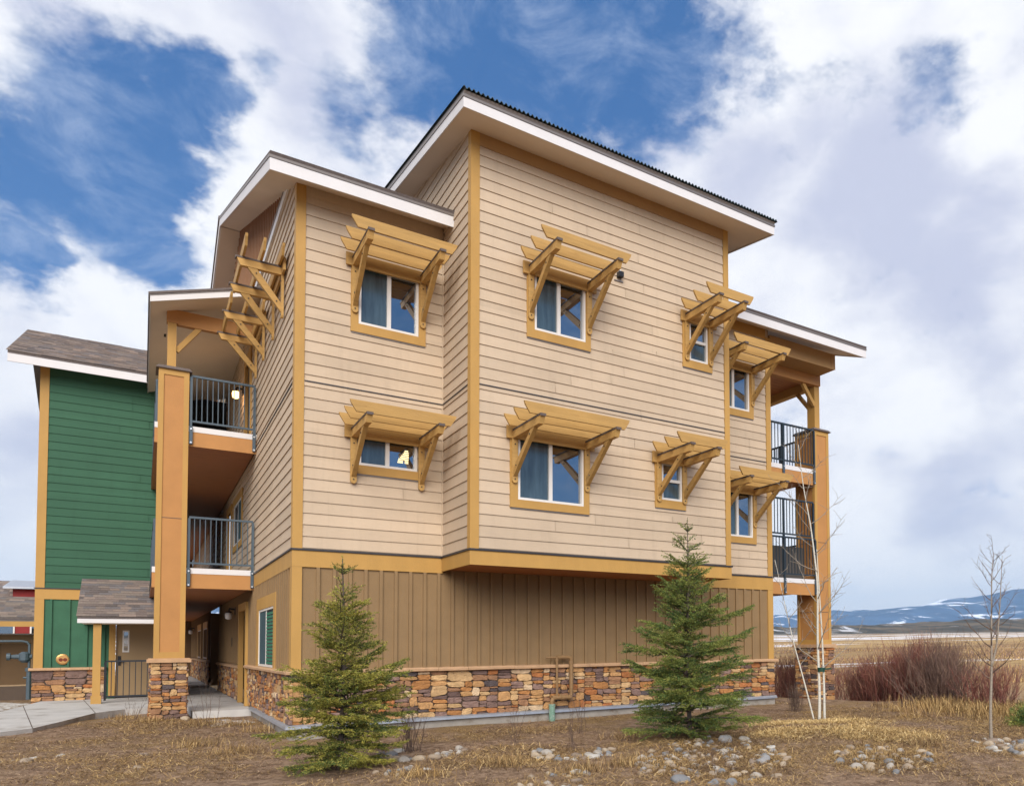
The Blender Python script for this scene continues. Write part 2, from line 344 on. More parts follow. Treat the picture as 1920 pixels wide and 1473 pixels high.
def stones(mb, T, u0, u1, z0, z1, seed, dmul=1.0, avg=.24, flush0=True):
    rn = random.Random(seed)
    mb.add([T(u0, 0, z0), T(u1, 0, z0), T(u1, 0, z1), T(u0, 0, z1)], [(0,1,2,3)], 'mortar')
    z = z0
    W9 = [4.6, 3.6, 3.6, 4.6, 2.6, 4.0, 1.6, 1.6, 1.3]
    def stone(a, b, c, e):
        g = .0035; a += g; b -= g; c += g*.7; e -= g*.7
        if b-a < .03 or e-c < .02: return
        n = 14; pts = []; hw, hh = (b-a)/2, (e-c)/2; cu, cz = (a+b)/2, (c+e)/2
        ph = rn.uniform(0, .3); sk = rn.uniform(-.30, .30); sz = rn.uniform(-.30, .30)*min(1, hh/hw*1.5); tp = rn.uniform(-.14, .14)
        for i in range(n):
            t = 2*math.pi*(i+ph)/n; cx, cy = math.cos(t), math.sin(t)
            k = (abs(cx)**9+abs(cy)**9)**(-1/9)
            k *= rn.uniform(.90, 1.05)
            pts.append((min(max(cu+cx*k*hw*(1+tp*cy) + sk*cy*hh, u0+.002), u1-.002), min(max(cz+cy*k*hh*(1+tp*cx) + sz*cx*hh, z0+.002), z1-.002)))
        h = rn.uniform(.028, .060)*dmul; i0 = len(pts)
        rings = [(1.0, 0.0), (1.0, h*.72), (.94, h*.95), (.66, h*1.0)]
        vs = []; tilt = (rn.uniform(-.2, .2), rn.uniform(-.25, .25))
        for s_, d in rings:
            for (pu, pz) in pts:
                q = s_ + (rn.uniform(-.05, .05) if s_ < 1 else 0)
                uu, zz = cu+(pu-cu)*q, cz+(pz-cz)*q
                dd = d + (rn.uniform(-.006, .006) + (uu-cu)*tilt[0]*.25 + (zz-cz)*tilt[1]*.3 if d > 0 else 0)
                vs.append(T(uu, max(dd, 0), zz))
        vs.append(T(cu, h*rn.uniform(.95, 1.1), cz))
        fs = [(r*n+i, r*n+(i+1) % n, (r+1)*n+(i+1) % n, (r+1)*n+i) for r in range(3) for i in range(n)] + [(3*n+i, 3*n+(i+1) % n, 4*n) for i in range(n)]
        mb.add(vs, fs, 'stone_%d' % rn.choices(range(9), W9)[0])
    def split(a, b_, c, e, depth=0):
        w_, h_ = b_-a, e-c
        big = rn.random()
        if w_ > avg*(2.0 if big < .25 else 1.35) and w_ > h_*1.9 or w_ > h_*5.0:
            k = rn.uniform(.25, .75); m2 = a+w_*k; split(a, m2, c, e); split(m2, b_, c, e)
        elif h_ > avg*(.85 if big < .22 else .50) or (h_ > .10 and rn.random() < .30):
            k = rn.uniform(.33, .67); m2 = c+h_*k; split(a, b_, c, m2); split(a, b_, m2, e)
        else: stone(a, b_, c, e)
    u = u0
    while u < u1-.01:
        e = min(u+rn.uniform(.55, 1.1), u1)
        if u1-e < .3: e = u1
        split(u, e, z0, z1); u = e
def shingles(mb, T3, w0, w1, L, seed, row=.145):
    """T3(u, s, h): u along the eave, s up the slope, h off the plane"""
    rn = random.Random(seed); s = 0
    while s < L:
        u = w0 - rn.uniform(0, .3)
        while u < w1:
            wd_ = rn.uniform(.16, .36); a, b = max(u, w0), min(u+wd_, w1); e = min(s+row+.02, L+.01)
            h = .012 + rn.choice([0, 0, .006])
            if b-a > .01:
                mb.add([T3(a, s, 0), T3(b, s, 0), T3(b, s, h), T3(a, s, h), T3(b, e, .003), T3(a, e, .003)], [(0,1,2,3), (3,2,4,5), (0,3,5), (1,4,2)], 'shingle_%d' % rn.choices(range(5), [4, 4, 3, 2, 3])[0])
            u += wd_
        s += row
def window(parent, T, u0, u1, z0, z1, mull=None, rail=None, trim=None, bars=('L', 'R', 'B'), screen='L', gd=-.02):
    """trim = outer (u0,u1,zbottom,ztop)"""
    f = MB(); fw = .042
    f.box(T, u0, u0+fw, -.05, .034, z0, z1, 'vinyl'); f.box(T, u1-fw, u1, -.05, .034, z0, z1, 'vinyl')
    f.box(T, u0+fw, u1-fw, -.05, .033, z0, z0+fw, 'vinyl'); f.box(T, u0+fw, u1-fw, -.05, .033, z1-fw, z1, 'vinyl')
    if mull: f.box(T, mull-.034, mull+.034, -.045, .024, z0+fw, z1-fw, 'vinyl')
    if rail: f.box(T, u0+fw, u1-fw, -.045, .024, rail-.03, rail+.03, 'vinyl')
    wn = f.build('window', parent)
    if trim:
        a, b, zb, zt = trim; t = MB()
        if 'L' in bars: t.box(T, a, u0-.002, -.01, .042, zb, zt, 'trim')
        if 'R' in bars: t.box(T, u1+.002, b, -.01, .042, zb, zt, 'trim')
        l_ = u0-.002 if 'L' in bars else a; r_ = u1+.002 if 'R' in bars else b
        if 'B' in bars: t.box(T, l_, r_, -.01, .044, zb, z0-.002, 'trim'); t.box(T, a+.01, b-.01, -.01, .03, zb-.02, zb-.001, 'drip')
        if 'T' in bars: t.box(T, l_, r_, -.01, .044, z1+.002, zt, 'trim')
        t.build('window_trim', wn)
    def pane(a, b, c, e, m, d):
        g_ = MB(); g_.box(T, a, b, d-.006, d, c, e, m); g_.build('pane', wn)
    s1, s2 = {'L': ('glass_screen', 'glass'), 'R': ('glass_screen', 'insect_screen'), 'D': ('insect_screen', 'glass_screen')}[screen]
    if mull: pane(u0+fw, mull-.034, z0+fw, z1-fw, s1, gd); pane(mull+.034, u1-fw, z0+fw, z1-fw, s2, gd-(.012 if gd < 0 else 0))
    elif rail: pane(u0+fw, u1-fw, z0+fw, rail-.03, 'glass_screen', gd); pane(u0+fw, u1-fw, rail+.03, z1-fw, 'glass', gd-.012)
    else: pane(u0+fw, u1-fw, z0+fw, z1-fw, s1, gd)
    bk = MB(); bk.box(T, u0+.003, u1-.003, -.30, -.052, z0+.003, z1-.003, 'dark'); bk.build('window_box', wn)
    return wn
def awning(parent, T, xs, zarm, zbot, L, ds, over=.28, wallover=.15, label=None):
    """slatted shade on wall brackets. xs = plate centres, zarm = underside of the arms"""
    zt = zarm+.15; a, b = xs[0], xs[-1]; s = MB(); rn = random.Random(int(a*100+zarm*10))
    s.box(T, a-wallover, b+wallover, .045, .085, zarm-.0, zt+.075, 'wood_trim')
    for d in ds:
        h = .19; o = over
        s.prism(T, [(a-.045-o+.10, zt+.013), (b+.045+o-.10, zt+.013), (b+.045+o-.015, zt+.013+h*.72), (b+.045+o, zt+.013+h), (a-.045-o, zt+.013+h), (a-.045-o+.015, zt+.013+h*.72)], d-.02, d+.02, 'wood_trim')
    aw = s.build('window_awning', parent, label=label)
    for x in xs:
        k = MB(); pw = .052
        k.prism(T, [(x-pw, zbot+.04), (x-pw+.02, zbot+.008), (x-.012, zbot), (x+.012, zbot), (x+pw-.02, zbot+.008), (x+pw, zbot+.04), (x+pw, zt), (x-pw, zt)], .043, .083, 'wood_trim')
        aw_ = .045; E0 = .084
        P = [T(x-aw_, E0, zarm), T(x+aw_, E0, zarm), T(x+aw_, L-.06, zarm), T(x-aw_, L-.06, zarm)]
        k.hexa([T(x-aw_, E0, zarm), T(x+aw_, E0, zarm), T(x+aw_, L-.07, zarm), T(x-aw_, L-.07, zarm), T(x-aw_, E0, zt), T(x+aw_, E0, zt), T(x+aw_, L, zt), T(x-aw_, L, zt)], 'wood_trim')
        k.box(T, x-aw_-.006, x+aw_+.006, .086, L+.008, zt+.001, zt+.012, 'cap_brown')
        for sg in (-1, 1): k.box(T, x+sg*(aw_+.001), x+sg*(aw_+.007), .087, L+.007, zt-.022, zt+.001, 'cap_brown')
        k.box(T, x-aw_-.006, x+aw_+.006, L+.001, L+.012, zt-.035, zt+.0005, 'cap_brown')
        z0, d1 = zbot+.13, L*.78
        bw = .036
        k.hexa([T(x-bw, E0, z0-.02), T(x+bw, E0, z0-.02), T(x+bw, E0, z0+.14), T(x-bw, E0, z0+.14),
                T(x-bw, d1, zarm-.001), T(x+bw, d1, zarm-.001), T(x+bw, d1-.15, zarm-.001), T(x-bw, d1-.15, zarm-.001)], 'wood_trim')
        def bolt(d, z):
            for sg in (-1, 1):
                c = [T(x+sg*bw, d, z), T(x+sg*(bw+.012), d, z)]; k.tube(c, .013, 'lamp_black', 6)
        fz = lambda t: (E0+(d1-.075-E0)*t, z0+.06+(zarm-z0-.06)*t)
        bolt(*fz(.16)); bolt(*fz(.86))
        for zz in (zbot+.07, zarm-.10): c = [T(x, .083, zz), T(x, .093, zz)]; k.tube(c, .012, 'lamp_black', 6)
        k.build('bracket', aw)
    return aw
def railing(parent, a, b, z0, z1, n, posts=(), zlow=None, name='railing', rm='rail_metal'):
    a, b = Vector(a), Vector(b); mb = MB(); dr = (b-a).normalized()
    A = lambda t, z: Vector((a.x+(b.x-a.x)*t, a.y+(b.y-a.y)*t, z))
    mb.bar(A(0, z1-.022), A(1, z1-.022), .05, .044, rm); mb.bar(A(0, z0+.02), A(1, z0+.02), .035, .04, rm)
    for i in range(1, n): mb.bar(A(i/n, z0+.04), A(i/n, z1-.044), .018, .018, rm, side=dr)
    for t in posts:
        mb.bar(A(t, (zlow if zlow else z0)), A(t, z1-.045), .048, .048, rm, side=dr)
    return mb.build(name, parent)

# ================================================================== APARTMENT BUILDING
APT = thing('apartment_building', (0, 0, 0), 'three storey tan lap-sided apartment block with stone base, timber window shades and white-edged roofs', 'building')
b = -1.544; XB0, XB1, XR = 2.50, 8.18, 10.734
FT, BT, LT = front(0), front(b), left(0)
sA = lambda y: 9.57+.363*(y+.6)          # roof A top surface
sB = lambda y: 10.73+.16*(y+2.24)
# --- windows of the front: (u0,u1,z0,z1,mull,rail,trim,plates,zarm,zbot)
WA = [(.98, 2.02, 7.28, 8.36, 1.50, None, (.85, 2.15, 7.12, 8.40), (.91, 2.09), 8.29, 7.45),
      (1.00, 2.01, 4.735, 5.28, 1.49, None, (.97, 2.03, 4.575, 5.30), (.91, 2.08), 5.20, 4.385)]
WB = [(3.66, 4.70, 7.29, 8.36, 4.15, None, (3.51, 4.81, 7.13, 8.40), (3.575, 4.765), 8.28, 7.45),
      (3.34, 4.65, 4.12, 5.28, 3.98, None, (3.19, 4.77, 3.97, 5.32), (3.265, 4.71), 5.20, 4.40),
      (7.14, 7.62, 7.48, 8.34, None, 7.91, (6.97, 7.74, 7.31, 8.38), (7.06, 7.685), 8.27, 7.45),
      (6.42, 6.92, 4.445, 5.22, None, 4.85, (6.26, 7.02, 4.27, 5.26), (6.335, 6.97), 5.18, 4.39)]
WC = [(9.05, 10.05, 7.27, 8.33, 9.55, None, (8.90, 10.19, 7.10, 8.36), (8.97, 10.145), 8.24, 7.42),
      (9.18, 10.12, 4.12, 5.29, 9.65, None, (9.03, 10.24, 3.96, 5.32), (9.09, 10.175), 5.18, 4.38)]
holes = lambda L: [(q[0], q[1], q[2], q[3]) for q in L]
rs = random.Random(11)
mb = MB()   # front, left wing
backing(mb, FT, .02, XB0, 3.18, 9.5, 'siding_tan', holes(WA)); siding(mb, FT, .125, XB0-.03, 3.18, 9.34, 'siding_tan', holes(WA), rnd=rs)
mb.build('wall', APT, recalc=False)
mb = MB(); backing(mb, BT, XB0, XB1, 3.18, 10.60, 'siding_tan', holes(WB)); siding(mb, BT, XB0+.13, XB1-.11, 3.18, 10.42, 'siding_tan', holes(WB), rnd=rs)
mb.build('wall', APT, recalc=False)
mb = MB(); backing(mb, FT, XB1, XR, 3.18, 9.5, 'siding_tan', holes(WC)); siding(mb, FT, XB1+.02, XR-.13, 3.18, 9.30, 'siding_tan', holes(WC), rnd=rs)
mb.build('wall', APT, recalc=False)
mb = MB(); T = left(XB0)   # bay flank, rises with the roof
siding(mb, T, b+.11, -.03, 3.18, 9.6, 'siding_tan', rnd=rs)
siding(mb, T, b+.11, 6.2, 9.6, 11.6, 'siding_tan', rnd=rs, top=lambda z, u0, u1: (max(u0, (z-10.58)/.16-1.6+.05), min(u1, (z-9.30)/.363+.3)))
mb.add([T(b, -.012, 3.18), T(0, -.012, 3.18), T(0, -.012, 10.7), T(b, -.012, 10.45)], [(0,1,2,3)], 'siding_tan')
mb.add([T(0, -.012, 9.3), T(6.2, -.012, 11.4), T(6.2, -.012, 11.9), T(0, -.012, 10.9)], [(0,1,2,3)], 'siding_tan')
mb.build('wall', APT, recalc=False)
mb = MB(); T = right(XB1); siding(mb, T, b+.11, 0, 3.18, 10.5, 'siding_tan', rnd=rs); mb.add([T(b, -.012, 3.18), T(6, -.012, 3.18), T(6, -.012, 11.4), T(b, -.012, 10.45)], [(0,1,2,3)], 'siding_tan')
mb.build('wall', APT, recalc=False)
WL = [(8.35, 10.35, 4.30, 5.42, 9.3, None, (8.15, 10.6, 4.14, 5.62), None, 0, 0)]
HL = holes(WL)+[(11.2, 12.3, 3.3, 5.45), (6.75, 7.75, 6.4, 8.6)]
mb = MB(); backing(mb, LT, .0, 32, 3.18, 9.95, 'siding_tan', HL); siding(mb, LT, .16, 32, 3.18, 9.86, 'siding_tan', HL, rnd=rs, top=lambda z, u0, u1: (max(u0, (z-9.42)/.363-.3), u1))
mb.build('wall', APT, recalc=False)
mb = MB(); backing(mb, right(XR), 0, 21, .2, 9.6, 'siding_tan'); siding(mb, right(XR), .14, 20, 3.18, 9.4, 'siding_tan', rnd=rs); mb.build('wall', APT, recalc=False)
# mid flashing line at the upper floor
fl = MB()
for T, u0, u1 in ((FT, .13, XB0-.03), (BT, XB0+.13, XB1-.11), (FT, XB1+.02, XR-.13), (left(XB0), b+.11, -.03), (LT, .16, 12.0)):
    fl.box(T, u0, u1, -.005, .030, 6.072, 6.090, 'flash_dark')
fl.build('flashing', APT)
# gable in board and batten with the white band below it
g = MB(); T = LT
g.box(T, .55, 20.6, .0, .05, 9.84, 9.99, 'white'); g.box(T, .55, 20.6, .0, .065, 9.99, 10.01, 'drip'); g.build('gable_band', APT)
g = MB(); ztop = lambda y: min(sA(y), sA(10)-.34*(y-10)) - .12
g.prism(T, [(.8, 10.005), (20.2, 10.005), (10, ztop(10))], -.05, .0, 'gable_red')
y = .95
while y < 20:
    zt = ztop(y)
    if zt > 10.06: g.box(T, y-.03, y+.03, .001, .026, 10.012, zt, 'gable_red')
    y += .30
g.build('gable', APT)
# --- ground floor board and batten
WLg = (2.12, 4.40, 1.12, 2.30)
mb = MB(); backing(mb, FT, .125, XR-.135, 2.83, 2.955, 'batten_brown', (), -.0015); battens(mb, FT, .125, XB0+.01, 1.10, 2.868, 'batten_brown', start=.37); battens(mb, FT, XB0+.01, XB1-.02, 1.10, 2.928, 'batten_brown', start=.37+.256*9); battens(mb, FT, XB1-.02, XR-.135, 1.10, 2.838, 'batten_brown', start=.37+.256*31); mb.build('lower_wall', APT, recalc=False)
mb = MB(); HLg = [WLg, (6.62, 7.98, 0, 2.42)]
battens(mb, LT, .2, 15.0, 1.10, 2.868, 'batten_brown', start=.42, holes=HLg, w_=.06); backing(mb, LT, 6.0, 15.0, .1, 1.10, 'mortar', HLg, -.002)
battens(mb, LT, 19.0, 33, 1.10, 2.875, 'batten_brown', start=19.3, sp=.5, w_=.08); backing(mb, LT, 0, 33, 2.875, 3.3, 'batten_brown', (), -.003); backing(mb, LT, 19, 33, .1, 1.1, 'mortar', (), -.002); mb.build('lower_wall', APT, recalc=False)
mb = MB(); mb.box(WORLD, 0, 3.2, 15.0, 15.06, .15, 2.8, 'batten_brown'); mb.box(WORLD, 0, 3.2, 18.94, 19.0, .15, 2.8, 'batten_brown'); mb.box(WORLD, 3.2, 3.3, 15.0, 19.0, .15, 2.8, 'dark'); mb.build('stair_recess', APT)  # near-black back panel paints in the shade deep in the stair opening
# --- belts
mb = MB()
mb.box(WORLD, -.034, XB0-.002, -.034, -.001, 2.87, 3.15, 'trim'); mb.box(WORLD, -.034, -.001, -.0005, 5.40, 2.87, 3.15, 'trim'); mb.build('belt', APT)
mb = MB(); mb.box(WORLD, XB1, XR+.034, -.034, -.001, 2.84, 3.15, 'trim'); mb.box(WORLD, XR+.001, XR+.034, 0, 1.0, 2.84, 3.15, 'trim')
mb.build('belt', APT)
mb = MB(); mb.box(WORLD, XB0-.034, XB1+.034, b-.036, b-.001, 2.90, 3.15, 'trim'); mb.box(WORLD, XB0-.034, XB0-.001, b, -.036, 2.90, 3.15, 'trim'); mb.box(WORLD, XB1+.001, XB1+.034, b, -.036, 2.90, 3.15, 'trim'); mb.build('belt', APT)
mb = MB()
for x0, x1, y0, y1 in ((-.055, XB0-.06, -.055, .0), (-.055, -.0, .0, 5.4), (XB1+.06, XR+.055, -.055, 0), (XB0-.055, XB1+.055, b-.058, b), (XB0-.055, XB0, b, -.002), (XB1, XB1+.055, b, -.002)):
    mb.box(WORLD, x0, x1, y0, y1, 3.152, 3.182, 'flash_dark')
mb.build('flashing', APT)
mb = MB(); mb.box(WORLD, XB0, XB1, b+.001, -.001, 2.93, 2.96, 'soffit_wood'); mb.build('bay_soffit', APT)
# --- corner boards
mb = MB()
mb.box(WORLD, -.030, .122, -.030, 0.0, 3.184, 9.50, 'trim'); mb.box(WORLD, -.030, 0.0, .0005, .155, 3.184, 9.55, 'trim'); mb.build('corner_board', APT)
mb = MB(); mb.box(WORLD, -.032, .122, -.032, 0, 1.10, 2.868, 'trim'); mb.box(WORLD, -.032, 0, .0005, .20, 1.10, 2.868, 'trim'); mb.build('corner_board', APT)
mb = MB(); mb.box(WORLD, XB0-.030, XB0+.128, b-.030, b, 3.184, 10.66, 'trim'); mb.box(WORLD, XB0-.030, XB0, b+.0005, b+.115, 3.184, 10.70, 'trim'); mb.build('corner_board', APT)
mb = MB(); mb.box(WORLD, XB1-.105, XB1+.030, b-.030, b, 3.184, 10.66, 'trim'); mb.box(WORLD, XB1, XB1+.030, b+.0005, b+.11, 3.184, 10.66, 'trim'); mb.build('corner_board', APT)
mb = MB(); mb.box(WORLD, XR-.125, XR+.030, -.030, 0, 3.184, 9.3, 'trim'); mb.build('corner_board', APT)
mb = MB(); mb.box(WORLD, XR-.135, XR+.032, -.032, 0, 1.10, 2.838, 'trim'); mb.box(WORLD, XR, XR+.032, .0005, .14, 1.10, 2.838, 'trim'); mb.build('corner_board', APT)
mb = MB(); mb.box(WORLD, XB0-.034, XB0-.005, -.03, -.001, 3.184, 9.25, 'siding_tan'); mb.build('inner_corner_board', APT)
# frieze boards under the soffits
mb = MB(); mb.box(WORLD, .123, XB0-.03, -.014, 0, 9.34, 9.52, 'siding_tan'); mb.box(WORLD, XB0+.13, XB1-.106, b-.026, b, 10.36, 10.62, 'frieze'); mb.box(WORLD, XB1+.03, XR-.126, -.026, 0, 9.25, 9.5, 'trim')
mb.build('frieze', APT)
# --- stone base
mb = MB(); stones(mb, front(-.002), -.06, XR+.05, .19, 1.035, 21, 1.0, .25); mb.build('stone_base', APT, recalc=True)
mb = MB(); stones(mb, left(-.002), -.06, 6.42, .19, 1.035, 22, 1.0, .22); stones(mb, left(-.002), 8.18, 15.0, .15, .98, 23, .9, .26); stones(mb, left(-.002), 19.0, 33, .15, .98, 24, .9, .36); mb.build('stone_base', APT)
mb = MB()
def capline(T, u0, u1, z, seed, dm=.12):
    rn = random.Random(seed); u = u0
    while u < u1-.01:
        e = min(u+rn.uniform(.55, .95), u1); e = u1 if u1-e < .25 else e; j = rn.uniform(-.004, .004)
        mb.prism(lambda uu, d, zz: T(d, uu, zz), [(-.0, z+.018), (-.0, z+.078), (dm-.02, z+.066+j), (dm, z+.048+j), (dm-.004, z+.008+j), (dm-.03, z)], u+.003, e-.003, 'cap_stone'); u = e
for q in ((front(-.002), -.12, XR+.12, 1.035, 5), (left(-.002), .003, 6.42, 1.035, 6), (left(-.002), 8.18, 15.0, .985, 7, .10), (left(-.002), 19, 33, .985, 7, .10)):
    mb = MB(); capline(*q); mb.build('stone_cap', APT)
mb = MB()   # sloped metal ledge and the foundation under it
for T, u0, u1 in ((front(0), -.11, XR+.06), (left(0), -.0, 5.34)):
    L_ = lambda uu, d, zz, T=T: T(d, uu, zz)
    mb.prism(L_, [(.0, .125), (.0, .20), (.075, .192), (.108, .17), (.112, .128), (.10, .125)], u0, u1, 'flash_metal')
mb.build('base_flashing', APT)
mb = MB(); mb.box(WORLD, -.05, XR+.03, -.05, 0.1, -.6, .124, 'foundation'); mb.box(WORLD, -.05, 0.1, .1, 5.4, -.6, .124, 'foundation'); mb.build('foundation', APT)
# --- windows and shades
AWL = ['wide timber slat shade over the upper window left of the bay', 'timber slat shade over the short window left of the bay', 'wide timber slat shade on the upper bay', 'wide timber slat shade on the lower bay',
       'narrow timber slat shade on the upper bay', 'narrow timber slat shade on the lower bay', 'timber slat shade tucked right of the upper bay', 'timber slat shade tucked right of the lower bay']
i = 0
for T, L_ in ((FT, WA), (BT, WB), (FT, WC)):
    for (u0, u1, z0, z1, mu, ra, tr, pl, za, zb) in L_:
        w_ = window(APT, T, u0, u1, z0, z1, mu, ra, tr, bars=('B',) if z1-z0 < .6 else ('L', 'R', 'B'))
        awning(APT, T, pl, za, zb, 1.27, (.28, .71, 1.15), over=.24, label=AWL[i])
        if i == 1:
            s_ = MB()   # lit stepped shape seen in the right pane
            rows = [(1.805, 1.865), (1.79, 1.872), (1.77, 1.875), (1.745, 1.875), (1.725, 1.875), (1.695, 1.872), None, None]
            for k in range(8):
                z = 5.10-k*.032
                if rows[k]: s_.box(T, rows[k][0], rows[k][1], -.0315, -.0295, z, z+.020, 'sign_lit')
                else:
                    s_.box(T, 1.685-.008*(k-6), 1.775, -.0315, -.0295, z, z+.020, 'sign_lit'); s_.box(T, 1.805, 1.87, -.0315, -.0295, z, z+.020, 'sign_lit')
            s_.build('lit_sign', w_, label='small lit stack of yellow strips in the pane')
        i += 1
window(APT, LT, *WL[0][:4], 9.3, None, (8.15, 10.6, 4.14, 5.62), bars=('L', 'R', 'B', 'T'), screen='D', gd=.018)
wl = window(APT, LT, *WLg, 3.3, None, (1.82, 4.75, 1.10, 2.55), bars=('L', 'R', 'T'), screen='R', gd=.018)
bl = MB()
for k in range(15): bl.box(LT, 2.17, 3.25, .0185, .0215, 1.18+k*.07, 1.18+k*.07+.045, 'blind_green')
bl.build('blind', wl, label='green slatted blind')
awning(APT, LT, (1.27, 2.51), 8.37, 7.57, .80, (.12, .41, .69), over=.55, wallover=.3, label='timber slat shade on the flank wall, nearer the corner')
awning(APT, LT, (4.0, 5.35), 8.37, 7.62, .80, (.12, .41, .69), over=.55, wallover=.3, label='timber slat shade on the flank wall, beside the upper balcony')
# door on the flank with frame, sconces and plates
d = MB(); d.box(LT, 6.42, 6.62, -.02, .085, .14, 2.42, 'trim'); d.box(LT, 7.98, 8.18, -.02, .085, .14, 2.42, 'trim'); d.box(LT, 6.42, 8.18, -.02, .086, 2.42, 2.60, 'trim'); df = d.build('door_frame', APT)
d = MB(); d.box(LT, 6.63, 7.97, -.16, -.12, .14, 2.41, 'door_tan'); dd = d.build('door', df); 
for z0, z1, y0, y1 in ((3.3, 5.45, 11.0, 12.5), (6.4, 8.6, 6.55, 7.95)):
    d = MB(); d.box(LT, y0, y0+.2, -.02, .05, z0, z1, 'trim'); d.box(LT, y1-.2, y1, -.02, .05, z0, z1, 'trim'); d.box(LT, y0, y1, -.02, .051, z1, z1+.18, 'trim'); df = d.build('door_frame', APT)
    d = MB(); d.box(LT, y0+.21, y1-.21, -.14, -.1, z0, z1, 'door_tan'); d.build('door', df)
def sconce(y, z, lit=False, T=LT):
    s_ = MB(); s_.box(T, y-.10, y+.10, 0.02, .05, z-.02, z+.18, 'lamp_black'); s_.tube([T(y, .05, z+.12), T(y, .17, z+.14), T(y, .19, z+.06)], .025, 'lamp_black', 6); s_.tube([T(y, .19, z+.07), T(y, .19, z+.03)], [.05, .09], 'lamp_black', 10)
    o = s_.build('wall_lamp', APT, label='lit wall lamp by the upper balcony' if lit else None)
    s_ = MB(); s_.tube([T(y, .19, z+.03), T(y, .19, z-.02), T(y, .19, z-.12), T(y, .19, z-.15)], [.07, .085, .075, .03], 'bulb' if lit else 'lamp_white', 12); s_.build('lamp_shade', o, smooth=True)
sconce(9.5, 2.42); sconce(29, 2.35); sconce(8.4, 8.10, True)
lt_ = bpy.data.lights.new('wall_lamp_light', 'POINT'); lt_.energy = 5; lt_.color = (1, .6, .28); lt_.shadow_soft_size = .1
lo = bpy.data.objects.new('wall_lamp_light', lt_); COL.objects.link(lo); lo.location = (-.30, 8.4, 7.9); lo.parent = APT
s_ = MB(); s_.box(LT, 10.32, 10.58, .024, .034, 1.55, 1.80, 'lamp_black'); s_.build('number_plate', APT)
s_ = MB(); s_.box(LT, 8.74, 8.90, .024, .034, 1.68, 1.80, 'lamp_black'); s_.build('number_plate', APT)
for a, z0 in ((20.4, 1.12), (24.2, 1.12)):
    window(APT, LT, a, a+2.2, z0, 2.30, a+1.1, None, (a-.2, a+2.4, 1.08, 2.55), bars=('L', 'R', 'T'))
# small camera under the bay shade
s_ = MB(); s_.box(BT, 5.40, 5.50, .02, .13, 8.76, 8.86, 'lamp_black'); s_.box(BT, 5.42, 5.48, .02, .05, 8.861, 8.93, 'lamp_white'); s_.box(BT, 5.34, 5.54, .02, .035, 8.69, 8.71, 'drip'); s_.build('security_camera', APT)
s_ = MB(); s_.box(FT, 2.28, 2.45, .02, .06, 5.66, 5.685, 'cap_brown'); s_.build('vent_hood', APT)
# --- roofs: sloped slabs with shingle edge, drip, fascia, soffit
def slab(name, x0, x1, y0, y1, zf, th, soff, edge='shingle_2', kb=None, label=None, fas=True):
    """zf: top height over y; th: fascia depth"""
    zb = kb or (lambda y: zf(y)-th)
    P = lambda x, y, z: (x, y, z)
    m = MB()
    m.hexa([P(x0, y0, zf(y0)-.055), P(x1, y0, zf(y0)-.055), P(x1, y1, zf(y1)-.055), P(x0, y1, zf(y1)-.055), P(x0-.0, y0-.03, zf(y0)), P(x1, y0-.03, zf(y0)), P(x1, y1, zf(y1)), P(x0, y1, zf(y1))], edge)
    r = m.build('roof', APT, label=label)
    m = MB(); e = .02
    m.hexa([P(x0+e, y0+e, zb(y0+e)+.022), P(x1-e, y0+e, zb(y0+e)+.022), P(x1-e, y1, zb(y1)+.022), P(x0+e, y1, zb(y1)+.022), P(x0+e, y0+e, zb(y0+e)+.03), P(x1-e, y0+e, zb(y0+e)+.03), P(x1-e, y1, zb(y1)+.03), P(x0+e, y1, zb(y1)+.03)], 'soffit')
    m.build('soffit', r)
    m = MB()
    m.hexa([P(x0, y0, zb(y0)), P(x1, y0, zb(y0)), P(x1, y0+e-.001, zb(y0)), P(x0, y0+e-.001, zb(y0)), P(x0, y0, zf(y0)-.098), P(x1, y0, zf(y0)-.098), P(x1, y0+e-.001, zf(y0)-.098), P(x0, y0+e-.001, zf(y0)-.098)], 'white')
    for xa, xb in ((x0, x0+e-.001), (x1-e+.001, x1)):
        m.hexa([P(xa, y0+e, zb(y0+e)), P(xb, y0+e, zb(y0+e)), P(xb, y1, zb(y1)), P(xa, y1, zb(y1)), P(xa, y0+e, zf(y0+e)-.098), P(xb, y0+e, zf(y0+e)-.098), P(xb, y1, zf(y1)-.098), P(xa, y1, zf(y1)-.098)], 'white')
    m.build('fascia', r)
    m = MB()
    m.hexa([P(x0-.012, y0-.012, zf(y0)-.097), P(x1+.012, y0-.012, zf(y0)-.097), P(x1+.012, y1, zf(y1)-.097), P(x0-.012, y1, zf(y1)-.097), P(x0-.012, y0-.02, zf(y0)-.056), P(x1+.012, y0-.02, zf(y0)-.056), P(x1+.012, y1, zf(y1)-.056), P(x0-.012, y1, zf(y1)-.056)], 'drip')
    m.build('drip_edge', r)
    return r
slab('roof', -.50, XB0+.08, -.60, 10.0, sA, .30, True, label='shingled roof over the left wing')
slab('roof', XB1+.03, 13.76, -.60, 10.0, sA, .30, True, label='shingled roof over the right balconies')
sAb = lambda y: sA(10)-.34*(y-10)
m = MB()   # far slope of the gable
m.hexa([(-.5, 10.0, sA(10)-.3), (13.76, 10.0, sA(10)-.3), (13.76, 20.6, sAb(20.6)-.3), (-.5, 20.6, sAb(20.6)-.3), (-.5, 10.0, sA(10)-.06), (13.76, 10.0, sA(10)-.06), (13.76, 20.6, sAb(20.6)-.06), (-.5, 20.6, sAb(20.6)-.06)], 'white')
